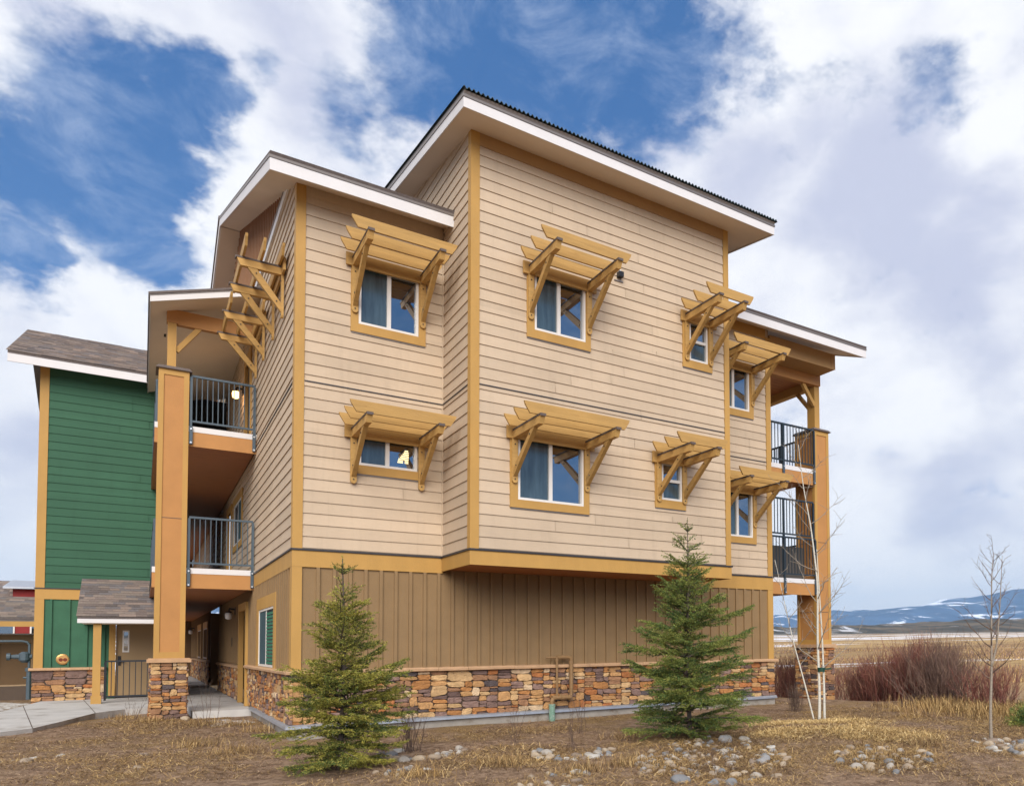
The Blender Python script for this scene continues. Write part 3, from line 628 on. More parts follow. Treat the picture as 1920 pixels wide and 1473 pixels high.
m.hexa([(-.46, 10.0, sA(10)-.31), (13.7, 10.0, sA(10)-.31), (13.7, 20.5, sAb(20.5)-.31), (-.46, 20.5, sAb(20.5)-.31), (-.46, 10.0, sA(10)-.301), (13.7, 10.0, sA(10)-.301), (13.7, 20.5, sAb(20.5)-.301), (-.46, 20.5, sAb(20.5)-.301)], 'soffit')
m.hexa([(-.53, 10.0, sA(10)-.059), (13.8, 10.0, sA(10)-.059), (13.8, 20.65, sAb(20.65)-.059), (-.53, 20.65, sAb(20.65)-.059), (-.53, 10.0, sA(10)), (13.8, 10.0, sA(10)), (13.8, 20.65, sAb(20.65)), (-.53, 20.65, sAb(20.65))], 'shingle_2')
m.hexa([(XB0+.09, 5.6, sA(5.6)-.3), (XB1+.02, 5.6, sA(5.6)-.3), (XB1+.02, 9.99, sA(9.99)-.3), (XB0+.09, 9.99, sA(9.99)-.3), (XB0+.09, 5.6, sA(5.6)), (XB1+.02, 5.6, sA(5.6)), (XB1+.02, 9.99, sA(9.99)), (XB0+.09, 9.99, sA(9.99))], 'shingle_2')
m.build('roof', APT, label='far slope of the shingled gable')
rB = slab('roof', 2.11, 8.985, -2.24, 6.0, lambda y: sB(y)-.0, .27, True, edge='drip', kb=lambda y: sB(y)-.27, label='corrugated metal roof over the bay')
m = MB(); n = 520; x0, x1 = 2.08, 9.02      # corrugated sheet
vs = []
for i in range(n+1):
    x = x0+(x1-x0)*i/n; z = .022*math.sin(i/n*(x1-x0)/.080*2*math.pi)
    for th in (0, .012):
        for yy in (-2.31, 6.0): vs.append((x, yy, sB(yy)+.038+z-th))
n1 = 4
fs = []
for i in range(n):
    a, c = i*n1, (i+1)*n1
    fs += [(a, c, c+1, a+1), (a+2, a+3, c+3, c+2), (a, a+2, c+2, c)]
m.add(vs, fs, 'corrugated'); m.build('corrugated_sheet', rB, recalc=False)
# --- left balconies: decks, column, roof
def deck(x0, x1, y0, y1, zt, label):
    m = MB(); m.box(WORLD, x0, x1, y0+.03, y1, zt-.36, zt-.335, 'soffit_wood'); m.box(WORLD, x0, x1, y0+.03, y1, zt-.334, zt-.02, 'dark'); o = m.build('balcony_deck', APT, label=label)
    m = MB(); m.box(WORLD, x0, x1, y0-.012, y0+.029, zt-.44, zt-.122, 'panel_orange'); m.build('deck_beam', o)
    m = MB(); m.box(WORLD, x0, x1, y0-.02, y0+.029, zt-.12, zt+.0, 'white'); m.box(WORLD, x0+.03, x1-.03, y0+.03, y1, zt-.019, zt, 'concrete'); m.build('deck_edge', o)
    return o
def post_foot(mb, x, y, z0, z1):
    mb.box(WORLD, x-.03, x+.03, y-.045, y-.005, z0, z1, 'rail_metal')
    for z in (z0+.03, z1-.05): mb.tube([(x, y-.045, z), (x, y-.062, z)], .019, 'galv', 8)
for zt, lb in ((3.25, 'lower flank balcony'), (6.36, 'upper flank balcony')):
    o = deck(-1.9, -.001, 5.49, 32, zt, lb)
    r_ = railing(APT, (-1.26, 5.47, 0), (-.06, 5.47, 0), zt+.09, zt+1.13, 12, (0, 1), zt-.05)
    for xx in (-1.255, -.065): m = MB(); post_foot(m, xx, 5.47, zt-.40, zt-.02); m.build('post_bracket', r_)
    railing(APT, (-1.86, 6.2, 0), (-1.86, 11.8, 0), zt+.09, zt+1.13, 44, (0, .33, .66, 1), zt-.05)
def column(x0, x1, y0, y1, zb, zt, seam, seed, name='porch_column', label=None):
    m = MB(); e = .02; t = .095
    m.box(WORLD, x0+e, x1-e, y0+e, y1-e, zb, zt, 'panel_orange')
    for T, a, c in ((front(y0+e), x0, x1), (left(x0+e), y0, y1), (right(x1-e), y0, y1), (back(y1-e), x0, x1)):
        ins = 0 if T in () else 0
        m.box(T, a, a+t, .001, e, zb, zt, 'trim') if (a, c) == (x0, x1) else m.box(T, a+e+.001, a+t, .001, e, zb, zt, 'trim')
        m.box(T, c-t, c, .001, e, zb, zt, 'trim') if (a, c) == (x0, x1) else m.box(T, c-t, c-e-.001, .001, e, zb, zt, 'trim')
        m.box(T, a+t, c-t, .001, e-.001, zb, zb+.13, 'trim'); m.box(T, a+t, c-t, .001, e-.001, zt-.12, zt, 'trim')
        for s_ in seam: m.box(T, a+t, c-t, .0005, .006, s_, s_+.012, 'cap_brown')
    o = m.build(name, APT, label=label)
    m = MB(); m.box(WORLD, x0-.05, x1+.05, y0-.05, y1+.05, zt+.001, zt+.022, 'cap_brown')
    m.hexa([(x0-.045, y0-.045, zt+.022), (x1+.045, y0-.045, zt+.022), (x1+.045, y1+.045, zt+.022), (x0-.045, y1+.045, zt+.022), (x0, y0, zt+.075), (x1, y0, zt+.075), (x1, y1, zt+.075), (x0, y1, zt+.075)], 'shingle_2'); m.build('column_cap', o)
    m = MB(); q = .02
    for k, (T, a, c) in enumerate(((front(y0-q), x0-q-.03, x1+q+.03), (left(x0-q), y0-q-.03, y1+q+.03), (right(x1+q), y0-q-.03, y1+q+.03), (back(y1+q), x0-q-.03, x1+q+.03))):
        stones(m, T, a, c, -.12, zb-.095, seed+k, 1.0, .21)
    m.box(WORLD, x0-q+.002, x1+q-.002, y0-q+.002, y1+q-.002, -.3, zb-.1, 'mortar'); m.build('column_base', o)
    m = MB(); m.box(WORLD, x0-.115, x1+.115, y0-.115, y1+.115, zb-.092, zb-.022, 'cap_stone'); m.box(WORLD, x0-.09, x1+.09, y0-.09, y1+.09, zb-.022, zb-.001, 'cap_stone'); m.build('column_base_cap', o)
    return o
column(-1.845, -1.300, 5.40, 5.98, 1.30, 7.52, (4.30,), 31, label='square timber column on a stone plinth beside the flank balconies')
column(12.97, 13.54, .66, 1.44, 1.46, 7.45, (4.30, 2.35), 41, label='square timber column on a stone plinth beside the right balconies')
m = MB(); m.box(WORLD, -1.70, -1.54, 5.60, 5.76, 7.595, 9.02, 'trim'); m.box(WORLD, -1.72, -1.52, 5.585, 5.775, 8.62, 9.02, 'panel_orange')
m.bar((-1.54, 5.68, 8.02), (-1.12, 5.68, 8.62), .09, .10, 'trim', side=(0, 1, 0)); m.build('roof_post', APT, label='slim timber post carrying the upper flank balcony roof')
m = MB(); m.box(WORLD, -1.52, -.03, 5.61, 5.75, 8.60, 8.92, 'panel_orange'); m.build('roof_beam', APT)
zD = lambda x: 9.60+.33*x
m = MB(); y0, y1 = 4.92, 13.8; A_, B_ = -2.02, .0
def dl(za, zb_, ya, yb, xa, xb, mm): m.hexa([(xa, ya, zD(xa)+za), (xb, ya, zD(xb)+za), (xb, yb, zD(xb)+za), (xa, yb, zD(xa)+za), (xa, ya, zD(xa)+zb_), (xb, ya, zD(xb)+zb_), (xb, yb, zD(xb)+zb_), (xa, yb, zD(xa)+zb_)], mm)
dl(-.05, .0, y0-.03, y1, A_-.03, B_, 'shingle_2'); rD = m.build('roof', APT, label='lean-to roof over the upper flank balcony')
m = MB(); dl(-.20, -.075, y0, y0+.02, A_+.02, B_, 'white'); dl(-.20, -.075, y0, y1, A_, A_+.019, 'white'); m.build('fascia', rD)
m = MB(); dl(-.074, -.051, y0-.012, y1, A_-.012, B_, 'drip'); m.build('drip_edge', rD)
m = MB(); dl(-.185, -.175, y0+.021, y1, A_+.021, B_, 'soffit'); m.box(WORLD, -1.76, -1.70, 7.1, 7.3, 8.84, 8.85, 'dark'); m.build('soffit', rD)
m = MB(); m.box(WORLD, -1.9, -.02, 13.5, 13.6, 6.2, 9.2, 'dark'); m.box(WORLD, -1.9, -.02, 13.40, 13.49, 7.55, 7.85, 'shed_tan_shaded'); m.box(WORLD, -1.9, -.02, 13.40, 13.49, 6.36, 6.6, 'shed_tan_shaded'); m.build('stair_wall', APT)  # near-black sheet stands in for the shade of the stairwell behind
m = MB(); m.box(WORLD, -1.9, -.02, 32.0, 32.1, .0, 6.3, 'shed_tan_shaded'); m.build('end_wall', APT)
# --- right balconies
for zt, lb in ((3.25, 'lower right balcony'), (6.32, 'upper right balcony')):
    deck(XR+.04, 12.955, .66, 4.6, zt, lb)
    r_ = railing(APT, (XR+.08, .63, 0), (12.93, .63, 0), zt+.09, zt+1.12, 19, (.45, 1.0), zt-.05, rm='rail_dark')
    for t in (.45, .99): m = MB(); xx = XR+.08+(12.93-XR-.08)*t; post_foot(m, xx, .63, zt-.42, zt-.02); m.build('post_bracket', r_)
    railing(APT, (13.35, 1.5, 0), (13.35, 4.5, 0), zt+.09, zt+1.12, 26, (.33, .66, 1), zt-.05, rm='rail_dark')
railing(APT, (XR+.10, .70, 0), (12.93, .70, 0), 4.43, 5.42, 19, (.47, 1.0), 4.3, rm='rail_dark')
m = MB(); m.box(WORLD, 11.0, 12.90, 1.05, 1.09, 3.30, 4.17, 'screen_grey'); m.build('balcony_screen', APT)
m = MB(); m.box(WORLD, XR+.03, 13.13, -.02, .60, 8.98, 9.40, 'frieze'); m.box(WORLD, 12.99, 13.14, -.032, -.021, 8.975, 9.40, 'frieze'); m.build('boxed_eave', APT)  # darkened trim tone stands in for the roof's shadow on the box
m = MB(); m.box(WORLD, XR+.03, 13.22, .63, .80, 8.72, 9.02, 'panel_orange'); m.build('roof_beam', APT)
m = MB(); m.box(WORLD, 13.05, 13.24, .70, 1.00, 7.53, 8.72, 'trim'); m.bar((12.62, .73, 8.72), (13.06, .73, 8.16), .09, .10, 'trim', side=(0, 1, 0)); m.bar((13.14, 1.0, 8.16), (13.14, 1.5, 8.72), .09, .10, 'trim', side=(1, 0, 0)); m.build('roof_post', APT, label='slim timber post carrying the right balcony roof')
m = MB(); m.box(WORLD, XR+.03, 13.3, .81, 4.6, 8.95, 8.99, 'soffit_wood'); m.box(WORLD, 13.1, 13.3, .81, 4.6, 8.72, 8.949, 'trim'); m.build('balcony_ceiling', APT)

# ================================================================== GREEN BUILDING
GRN = thing('green_building', (0, 0, 0), 'green lap-sided building with ochre trim and grey shingle roof left of the tall column', 'building')
GT = front(12.0); GX0, GX1 = -4.28, -1.32
mb = MB(); backing(mb, GT, GX0, GX1, 3.1, 9.3, 'siding_green'); siding(mb, GT, GX0+.16, GX1, 3.14, 9.2, 'siding_green', e=.22, rnd=rs); mb.box(WORLD, GX0+.01, GX0+.05, 12.02, 20, 0, 9.3, 'siding_green'); mb.build('wall', GRN, recalc=False)
mb = MB(); battens(mb, GT, GX0+.16, GX1, .99, 2.84, 'batten_green', start=GX0+.30, sp=.37, w_=.045, holes=[(-2.62, -1.62, 0, 2.28)]); mb.build('lower_wall', GRN, recalc=False)
mb = MB(); mb.box(WORLD, GX1-.05, GX1, 12.0, 20.5, .0, 9.0, 'batten_brown'); mb.box(WORLD, GX1-.05, GX1, 20.5, 32, 5.8, 9.0, 'batten_brown'); mb.build('passage_wall', GRN)  # lower wall stops short, an unseen gap added to let daylight in
mb = MB(); mb.box(GT, GX0-.03, GX1, .0, .034, 2.84, 3.11, 'trim'); mb.box(GT, GX0-.05, GX1, .0, .055, 3.112, 3.138, 'flash_dark'); mb.build('belt', GRN)
mb = MB(); mb.box(GT, GX0-.03, GX0+.158, .0, .030, 3.14, 9.2, 'trim'); mb.box(left(GX0), 12.0, 12.16, 0, .03, 3.14, 9.2, 'trim'); mb.build('corner_board', GRN)
mb = MB(); mb.box(GT, GX0-.03, GX0+.158, .0, .032, 1.02, 2.838, 'trim'); mb.build('corner_board', GRN)
mb = MB(); stones(mb, front(11.998), GX0-.06, -2.80, .0, .96, 51, 1.0, .34); mb.build('stone_base', GRN)
mb = MB(); capline(front(11.998), GX0-.12, -2.80, .955, 8); mb.build('stone_cap', GRN)
gz = lambda y: 9.13+.46*(y-11.4); cs, sn = math.cos(math.atan(.46)), math.sin(math.atan(.46)); LS = 4.25/cs
mb = MB(); shingles(mb, lambda u, s_, h: (u, 11.38+s_*cs-h*sn, 9.125+s_*sn+h*cs), -4.93, -1.3, LS, 61, .15)
mb.hexa([(-4.9, 11.4, 9.06), (-1.3, 11.4, 9.06), (-1.3, 15.6, gz(15.6)-.07), (-4.9, 15.6, gz(15.6)-.07), (-4.9, 11.4, 9.125), (-1.3, 11.4, 9.125), (-1.3, 15.6, gz(15.6)-.005), (-4.9, 15.6, gz(15.6)-.005)], 'shingle_2')
mb.hexa([(-4.9, 15.6, gz(15.6)-.07), (-1.3, 15.6, gz(15.6)-.07), (-1.3, 20, 8.9), (-4.9, 20, 8.9), (-4.9, 15.6, gz(15.6)), (-1.3, 15.6, gz(15.6)), (-1.3, 20, 9.0), (-4.9, 20, 9.0)], 'shingle_2')
gr = mb.build('roof', GRN)
mb = MB(); mb.box(WORLD, -4.9, -1.3, 11.40, 11.43, 8.85, 9.055, 'white'); mb.hexa([(-4.9, 11.431, 8.85), (-4.87, 11.431, 8.85), (-4.87, 15.6, gz(15.6)-.28), (-4.9, 15.6, gz(15.6)-.28), (-4.9, 11.431, 9.055), (-4.87, 11.431, 9.055), (-4.87, 15.6, gz(15.6)-.075), (-4.9, 15.6, gz(15.6)-.075)], 'white'); mb.build('fascia', gr)
mb = MB(); mb.hexa([(-4.86, 11.432, 8.87), (-1.3, 11.432, 8.87), (-1.3, 15.6, gz(15.6)-.26), (-4.86, 15.6, gz(15.6)-.26), (-4.86, 11.432, 8.89), (-1.3, 11.432, 8.89), (-1.3, 15.6, gz(15.6)-.24), (-4.86, 15.6, gz(15.6)-.24)], 'soffit'); mb.build('soffit', gr)
mb = MB(); mb.prism(left(GX0-.0), [(12.0, 8.8), (19.2, 8.8), (15.6, gz(15.6)-.25)], -.05, 0, 'siding_green'); mb.build('gable', GRN)
mb = MB(); mb.tube([GT(-3.72, .02, 1.25), GT(-3.72, .035, 1.25), GT(-3.72, .05, 1.25)], [.135, .14, .11], 'copper', 20); v_ = mb.build('dryer_vent', GRN)
mb = MB(); mb.tube([GT(-3.76, .05, 1.24), GT(-3.76, .056, 1.24)], .045, 'rust', 12); mb.tube([GT(-3.67, .05, 1.24), GT(-3.67, .056, 1.24)], .045, 'rust', 12); mb.build('vent_flap', v_)
mb = MB(); mb.box(GT, -2.76, -2.62, -.02, .05, .2, 2.28, 'trim'); mb.box(GT, -1.62, -1.48, -.02, .05, .2, 2.28, 'trim'); mb.box(GT, -2.76, -1.48, -.02, .051, 2.28, 2.42, 'trim'); fr = mb.build('door_frame', GRN)
mb = MB(); mb.box(GT, -2.61, -1.63, -.07, -.03, .2, 2.275, 'door_tan'); dr = mb.build('door', fr)
mb = MB(); mb.box(GT, -2.47, -2.32, -.029, -.018, 1.42, 1.46, 'vinyl'); mb.box(GT, -2.47, -2.32, -.029, -.018, 1.98, 2.02, 'vinyl'); mb.box(GT, -2.47, -2.44, -.029, -.018, 1.46, 1.98, 'vinyl'); mb.box(GT, -2.35, -2.32, -.029, -.018, 1.46, 1.98, 'vinyl'); mb.box(GT, -2.44, -2.35, -.029, -.022, 1.46, 1.98, 'glass'); mb.build('door_window', dr)
mb = MB(); mb.box(GT, -2.57, -2.50, -.029, -.01, 1.06, 1.32, 'lamp_black'); mb.bar(GT(-2.55, .02, 1.16), GT(-2.43, .02, 1.16), .02, .025, 'lamp_black'); mb.build('door_handle', dr)
cz0, cz1, cy0, cy1 = 2.33, 3.40, 10.0, 11.97; cl = math.hypot(cz1-cz0, cy1-cy0); cc, ss = (cy1-cy0)/cl, (cz1-cz0)/cl
mb = MB(); shingles(mb, lambda u, s_, h: (u, cy0-.02+s_*cc-h*ss, cz0+s_*ss+h*cc), -3.36, -1.72, cl, 71, .14)
mb.hexa([(-3.34, cy0, cz0-.06), (-1.74, cy0, cz0-.06), (-1.74, cy1, cz1-.06), (-3.34, cy1, cz1-.06), (-3.34, cy0, cz0), (-1.74, cy0, cz0), (-1.74, cy1, cz1-.002), (-3.34, cy1, cz1-.002)], 'shingle_2'); cp = mb.build('canopy_roof', GRN)
mb = MB(); mb.box(WORLD, -3.34, -1.74, cy0, cy0+.03, cz0-.165, cz0-.062, 'white'); mb.build('fascia', cp)
mb = MB(); mb.box(WORLD, -3.30, -1.76, cy0+.031, cy1, cz0-.15, cz0-.13, 'soffit'); mb.prism(left(-3.30), [(10.03, 2.21), (11.96, 2.21), (11.96, 3.32)], -.02, .02, 'trim'); mb.build('soffit', cp)
mb = MB(); mb.box(WORLD, -3.03, -2.87, 10.12, 10.28, .10, 2.17, 'trim'); mb.box(WORLD, -3.055, -2.845, 10.095, 10.305, .10, .34, 'trim'); mb.build('canopy_post', GRN)
railing(GRN, (-2.78, 10.3, 0), (-1.42, 10.3, 0), .28, 1.22, 11, (0, 1), .2, name='entry_railing', rm='rail_black')

# ================================================================== LEFT BACKGROUND
SH = thing('carport_shed', (-5.2, 16.5, 0), 'tan timber enclosure with a low shingle roof at the far left behind the green building', 'shed')
mb = MB()
shingles(mb, lambda u, s_, h: (u+5.2, s_*.9+15.6-16.5, 2.48+s_*.36+h), -9.0, -4.4, 1.9, 81, .15)
mb.hexa([(-3.8, -.9, 2.40), (.8, -.9, 2.40), (.8, .8, 3.10), (-3.8, .8, 3.10), (-3.8, -.9, 2.475), (.8, -.9, 2.475), (.8, .8, 3.16), (-3.8, .8, 3.16)], 'shingle_2'); mb.build('roof', SH)
mb = MB(); mb.box(WORLD, -3.8, .8, -.86, -.78, 2.20, 2.398, 'trim'); mb.box(WORLD, -3.8, .8, -.87, -.862, 2.36, 2.43, 'drip'); mb.build('beam', SH)
mb = MB(); mb.box(WORLD, -3.8, .9, .5, .58, .45, 1.98, 'shed_tan_shaded'); mb.box(WORLD, -3.8, .9, .45, .62, 1.982, 2.02, 'white')
for x in (-1.3, -.35, .45): mb.box(WORLD, x-.04, x+.04, .47, .498, .45, 1.75, 'batten_brown')
mb.box(WORLD, -3.8, .9, .46, .499, 1.72, 1.98, 'batten_brown'); mb.build('fence_panel', SH)
mb = MB(); mb.box(WORLD, -3.8, .9, .44, .64, -.1, .40, 'mortar'); mb.build('curb', SH)
mb = MB(); mb.box(WORLD, -2.2, -2.05, .3, .44, 0, 2.2, 'trim'); mb.box(WORLD, .62, .76, -.85, -.7, 0, 2.2, 'trim'); mb.build('post', SH)
RH = thing('red_house', (-8, 40, 0), 'dark red house with brown shingle roof and white metal dormer far behind the green building', 'house')
mb = MB(); shingles(mb, lambda u, s_, h: (u+8, s_*.9-1, 3.9+s_*.42+h), -14, -4, 3.4, 91, .3); mb.hexa([(-6, -1, 3.8), (4, -1, 3.8), (4, 2.1, 5.25), (-6, 2.1, 5.25), (-6, -1, 3.89), (4, -1, 3.89), (4, 2.1, 5.33), (-6, 2.1, 5.33)], 'shingle_2'); mb.build('roof', RH)
mb = MB(); mb.box(WORLD, -6, 4, -.6, 6, 0, 3.79, 'paint_red'); mb.box(WORLD, .55, 2.6, -1.2, 2, 3.9, 4.7, 'paint_red'); mb.build('wall', RH)
mb = MB(); mb.hexa([(.2, -1.6, 4.70), (2.9, -1.6, 4.70), (2.9, 1.8, 5.28), (.2, 1.8, 5.28), (.2, -1.6, 4.80), (2.9, -1.6, 4.80), (2.9, 1.8, 5.36), (.2, 1.8, 5.36)], 'flash_metal'); mb.build('dormer_roof', RH)
for k in range(3):
    mb = MB(); mb.box(WORLD, -1.4+k*1.3, -.7+k*1.3, -.64, -.601, 2.0, 2.9, 'vinyl'); mb.box(WORLD, -1.33+k*1.3, -.77+k*1.3, -.66, -.641, 2.07, 2.83, 'glass'); mb.build('window', RH)
GM = thing('gas_meter', (-4.62, 14.6, .1), 'grey gas riser pipe with regulator beside the green building corner', 'gas meter')
mb = MB(); mb.tube([(0, 0, .0), (0, 0, .85)], .055, 'gas_gray', 10); mb.tube([(0, 0, .8), (0, 0, .9)], .085, 'gas_gray', 10); mb.tube([(0, 0, .85), (0, 0, 1.55), (-.05, 0, 1.63), (-.15, 0, 1.66), (-1.4, 0, 1.66)], .032, 'gas_gray', 10); mb.tube([(-.12, 0, .62), (.04, 0, .62)], .03, 'gas_gray', 8); mb.build('riser_pipe', GM)
mb = MB(); mb.tube([(-.45, 0, 1.22), (-.2, 0, 1.22), (.06, 0, 1.22)], [.05, .07, .07], 'gas_gray', 10); mb.tube([(-.1, 0, 1.05), (-.1, 0, 1.12), (-.1, 0, 1.30), (-.1, 0, 1.36)], [.06, .13, .13, .06], 'gas_gray', 14)
mb.tube([(-.48, 0, 1.22), (-.40, 0, 1.22)], .10, 'gas_gray', 14); mb.build('regulator', GM)
SP = thing('standpipe', (4.64, -.17, 0), 'brown looped pipe rising from a weathered green riser against the stone base', 'pipe')
mb = MB(); mb.tube([(0, -.02, -.2), (0, -.02, .30)], .062, 'pipe_green', 12); mb.tube([(0, -.02, .28), (0, -.02, .31)], .068, 'pipe_green', 12); mb.build('riser', SP, smooth=False)
mb = MB(); P1 = [(0, -.02, .30), (0, -.02, .36), (.02, -.01, .41), (.07, 0, .43), (.37, 0, .43), (.42, 0, .45), (.44, 0, .50), (.44, 0, 1.18), (.42, 0, 1.23), (.37, 0, 1.25), (.12, 0, 1.25)]
mb.tube(P1, .042, 'pipe_brown', 10); mb.tube([(.12, 0, .43), (.12, 0, 1.27)], .024, 'pipe_brown', 8); mb.tube([(.12, 0, 1.25), (-.10, 0.05, 1.25)], .018, 'pipe_brown', 8)
for q in ((.04, 0, .43), (.24, 0, .43), (.40, 0, .43)): mb.tube([(q[0]-.035, q[1], q[2]), (q[0]+.035, q[1], q[2])], .052, 'pipe_brown', 10)
for q in ((.44, 0, 1.14), (.12, 0, 1.2)): mb.tube([(q[0], q[1], q[2]-.03), (q[0], q[1], q[2]+.03)], .05 if q[0] > .3 else .032, 'pipe_brown', 10)
mb.tube([(.20, 0, .43), (.20, 0, .50)], .03, 'pipe_brown', 8); mb.build('loop_pipe', SP)

# ================================================================== GROUND
def vnoise(x, y, seed=0):
    xi, yi = np.floor(x).astype(np.int64), np.floor(y).astype(np.int64); fx, fy = x-xi, y-yi
    fx, fy = fx*fx*(3-2*fx), fy*fy*(3-2*fy)
    def h(a, c):
        n = (a*374761393 + c*668265263 + seed*1442695041) & 0xffffffff
        n = ((n ^ (n >> 13))*1274126177) & 0xffffffff
        return ((n ^ (n >> 16)) & 0xffff)/65535.0
    return (h(xi, yi)*(1-fx)+h(xi+1, yi)*fx)*(1-fy) + (h(xi, yi+1)*(1-fx)+h(xi+1, yi+1)*fx)*fy
def fbm(x, y, seed=0, o=4):
    s, a = 0, .5
    for i in range(o): s = s + a*(vnoise(x*2**i, y*2**i, seed+i)-.5); a *= .5
    return s
ss_ = lambda a, c, t: (lambda q: q*q*(3-2*q))(np.clip((t-a)/(c-a), 0, 1))
def gh(x, y):
    x = np.asarray(x, float); y = np.asarray(y, float)
    near = .10*fbm(x*.45, y*.45, 1, 3) + .06*fbm(x*2.2, y*2.2, 5, 3)
    wall = np.clip(1-np.maximum(np.maximum(-y-.1, 0), np.maximum(x-11.5, 0))/1.2, 0, 1)*(x > -.5)
    z = near*(1-.6*wall) - .02
    z = z + .16*np.exp(-((x-7.2)**2/3.2+(y+5.6)**2/2.4)) + .06*np.exp(-((x-4.7)**2+(y+4.8)**2)/1.2) - .05*np.exp(-((x-.2)**2+(y+.6)**2)/.8)
    # drop behind the mound to the right
    s = (x-9.9)*.803 - (y+4.0)*.596; t = (x+2.06)*.596+(y+14.56)*.803
    edge = ss_(16.6, 21.5, t - .25*np.clip(s, -20, 4)*0 + .0) * ss_(11.9, 13.6, x + .42*(y+0.2))
    edge = ss_(12.8, 16.2, x + .30*y)
    z = z - 1.05*edge
    d = np.hypot(x+2.06, y+14.56)
    far = ss_(45, 130, d)
    zf = -1.2 + .0145*np.clip(d-130, 0, 1e5) + 2.0*fbm(x/90, y/90, 9, 4)*np.clip(d/300, 0, 1) + 7*fbm(x/420, y/420, 12, 4)*np.clip((d-300)/900, 0, 1)
    z = z*(1-far) + np.minimum(zf, 60)*far
    # slab and path zone: keep the soil below
    inpath = (x < -.02) & (y > 4.6+.0*x) & (x > -30)
    z = np.where((x < .3) & (y > 5.2) & (x > -2.0), np.minimum(z, -.02), z)
    z = np.where((x > .1) & (x < 10.6) & (y > .3) & (y < 30), -.3, z)
    return z
def grid_axis(a, c, st, far, g=1.13):
    mid = list(np.arange(a, c, st)); lo, hi = [], []
    x, q = a, st
    while x > -far: q *= g; x -= q; lo.append(x)
    x, q = mid[-1], st
    while x < far: q *= g; x += q; hi.append(x)
    return np.array(lo[::-1]+mid+hi)
gx, gy = grid_axis(-6, 17, .10, 9500), grid_axis(-13, 7, .10, 9500)
GXm, GYm = np.meshgrid(gx, gy, indexing='ij'); GZ = gh(GXm, GYm)
nx, ny = len(gx), len(gy); idx = np.arange(nx*ny).reshape(nx, ny)
gf = np.stack([idx[:-1, :-1], idx[1:, :-1], idx[1:, 1:], idx[:-1, 1:]], -1).reshape(-1, 4)
def ground_mat():
    m = bpy.data.materials.new('ground'); m.use_nodes = True; t = NT(m.node_tree); MATS['ground'] = m
    o = t.n('ShaderNodeOutputMaterial'); p = t.n('ShaderNodeBsdfPrincipled'); t.l(p.outputs[0], o.inputs[0]); p.inputs['Roughness'].default_value = .95; p.inputs['Specular IOR Level'].default_value = .1
    c = t.n('ShaderNodeTexCoord').outputs['Object']
    n1 = t.noise(c, .55, 5, .62); n2 = t.noise(c, 5.0, 6, .7); n3 = t.noise(c, 38.0, 4, .7); n4 = t.noise(c, 160.0, 3, .6)
    soil = t.mix(t.ramp(n2.outputs['Fac'], .38, .62), (.165, .102, .064), (.36, .245, .160))
    soil = t.mix(t.ramp(n3.outputs['Fac'], .48, .70), soil, (.36, .255, .165))
    straw = t.mix(t.ramp(n3.outputs['Fac'], .40, .62), (.17, .105, .050), (.40, .27, .125))
    near = t.mix(t.ramp(n1.outputs['Fac'], .48, .66), soil, straw)
    near = t.mix(t.ramp(n4.outputs['Fac'], .58, .75), near, (.075, .048, .03))
    # far plain: straw bands, sage and snow
    mp = t.n('ShaderNodeMapping'); mp.inputs['Rotation'].default_value = (0, 0, R(52)); mp.inputs['Scale'].default_value = (.35, 2.2, 1); t.l(c, mp.inputs[0])
    b1 = t.noise(mp.outputs[0], .0042, 6, .62); b2 = t.noise(mp.outputs[0], .020, 5, .65); b3 = t.noise(c, .35, 4, .6); b4 = t.noise(mp.outputs[0], .0105, 6, .6)
    far = t.mix(t.ramp(b1.outputs['Fac'], .40, .62), (.40, .265, .115), (.19, .115, .062))
    far = t.mix(t.ramp(b2.outputs['Fac'], .50, .68), far, (.44, .30, .14))
    far = t.mix(t.ramp(b3.outputs['Fac'], .55, .75), far, (.12, .075, .05))
    g_ = t.n('ShaderNodeVectorMath', operation='DISTANCE'); t.l(c, g_.inputs[0]); g_.inputs[1].default_value = (-2.06, -14.56, 0); D = g_.outputs['Value']
    sn_ = t.math('MULTIPLY', t.ramp(b4.outputs['Fac'], .515, .555), t.ramp(D, 50, 80)); sn_ = t.math('MULTIPLY', sn_, t.ramp(b3.outputs['Fac'], .30, .45))
    far = t.mix(sn_, far, (.78, .79, .84))
    sage = t.ramp(D, 900, 1700)
    far = t.mix(sage, far, t.mix(t.ramp(b2.outputs['Fac'], .4, .6), (.075, .075, .055), (.16, .125, .085)))
    col = t.mix(t.ramp(D, 26, 60), near, far)
    t.l(col, p.inputs['Base Color'])
    bb = t.math('ADD', t.math('MULTIPLY', n3.outputs['Fac'], .7), t.math('MULTIPLY', n4.outputs['Fac'], .4)); bu = t.n('ShaderNodeBump'); bu.inputs['Strength'].default_value = .8; bu.inputs['Distance'].default_value = .04
    t.l(bb, bu.inputs['Height']); t.l(bu.outputs[0], p.inputs['Normal'])
ground_mat()
gv = np.stack([GXm.ravel(), GYm.ravel(), GZ.ravel()], 1)
go = np_mesh('ground', gv, gf, ['ground'], smooth=True); tag(go, 'bare brown soil and dry straw sloping away to a wide pale plain', 'ground', kind='structure')
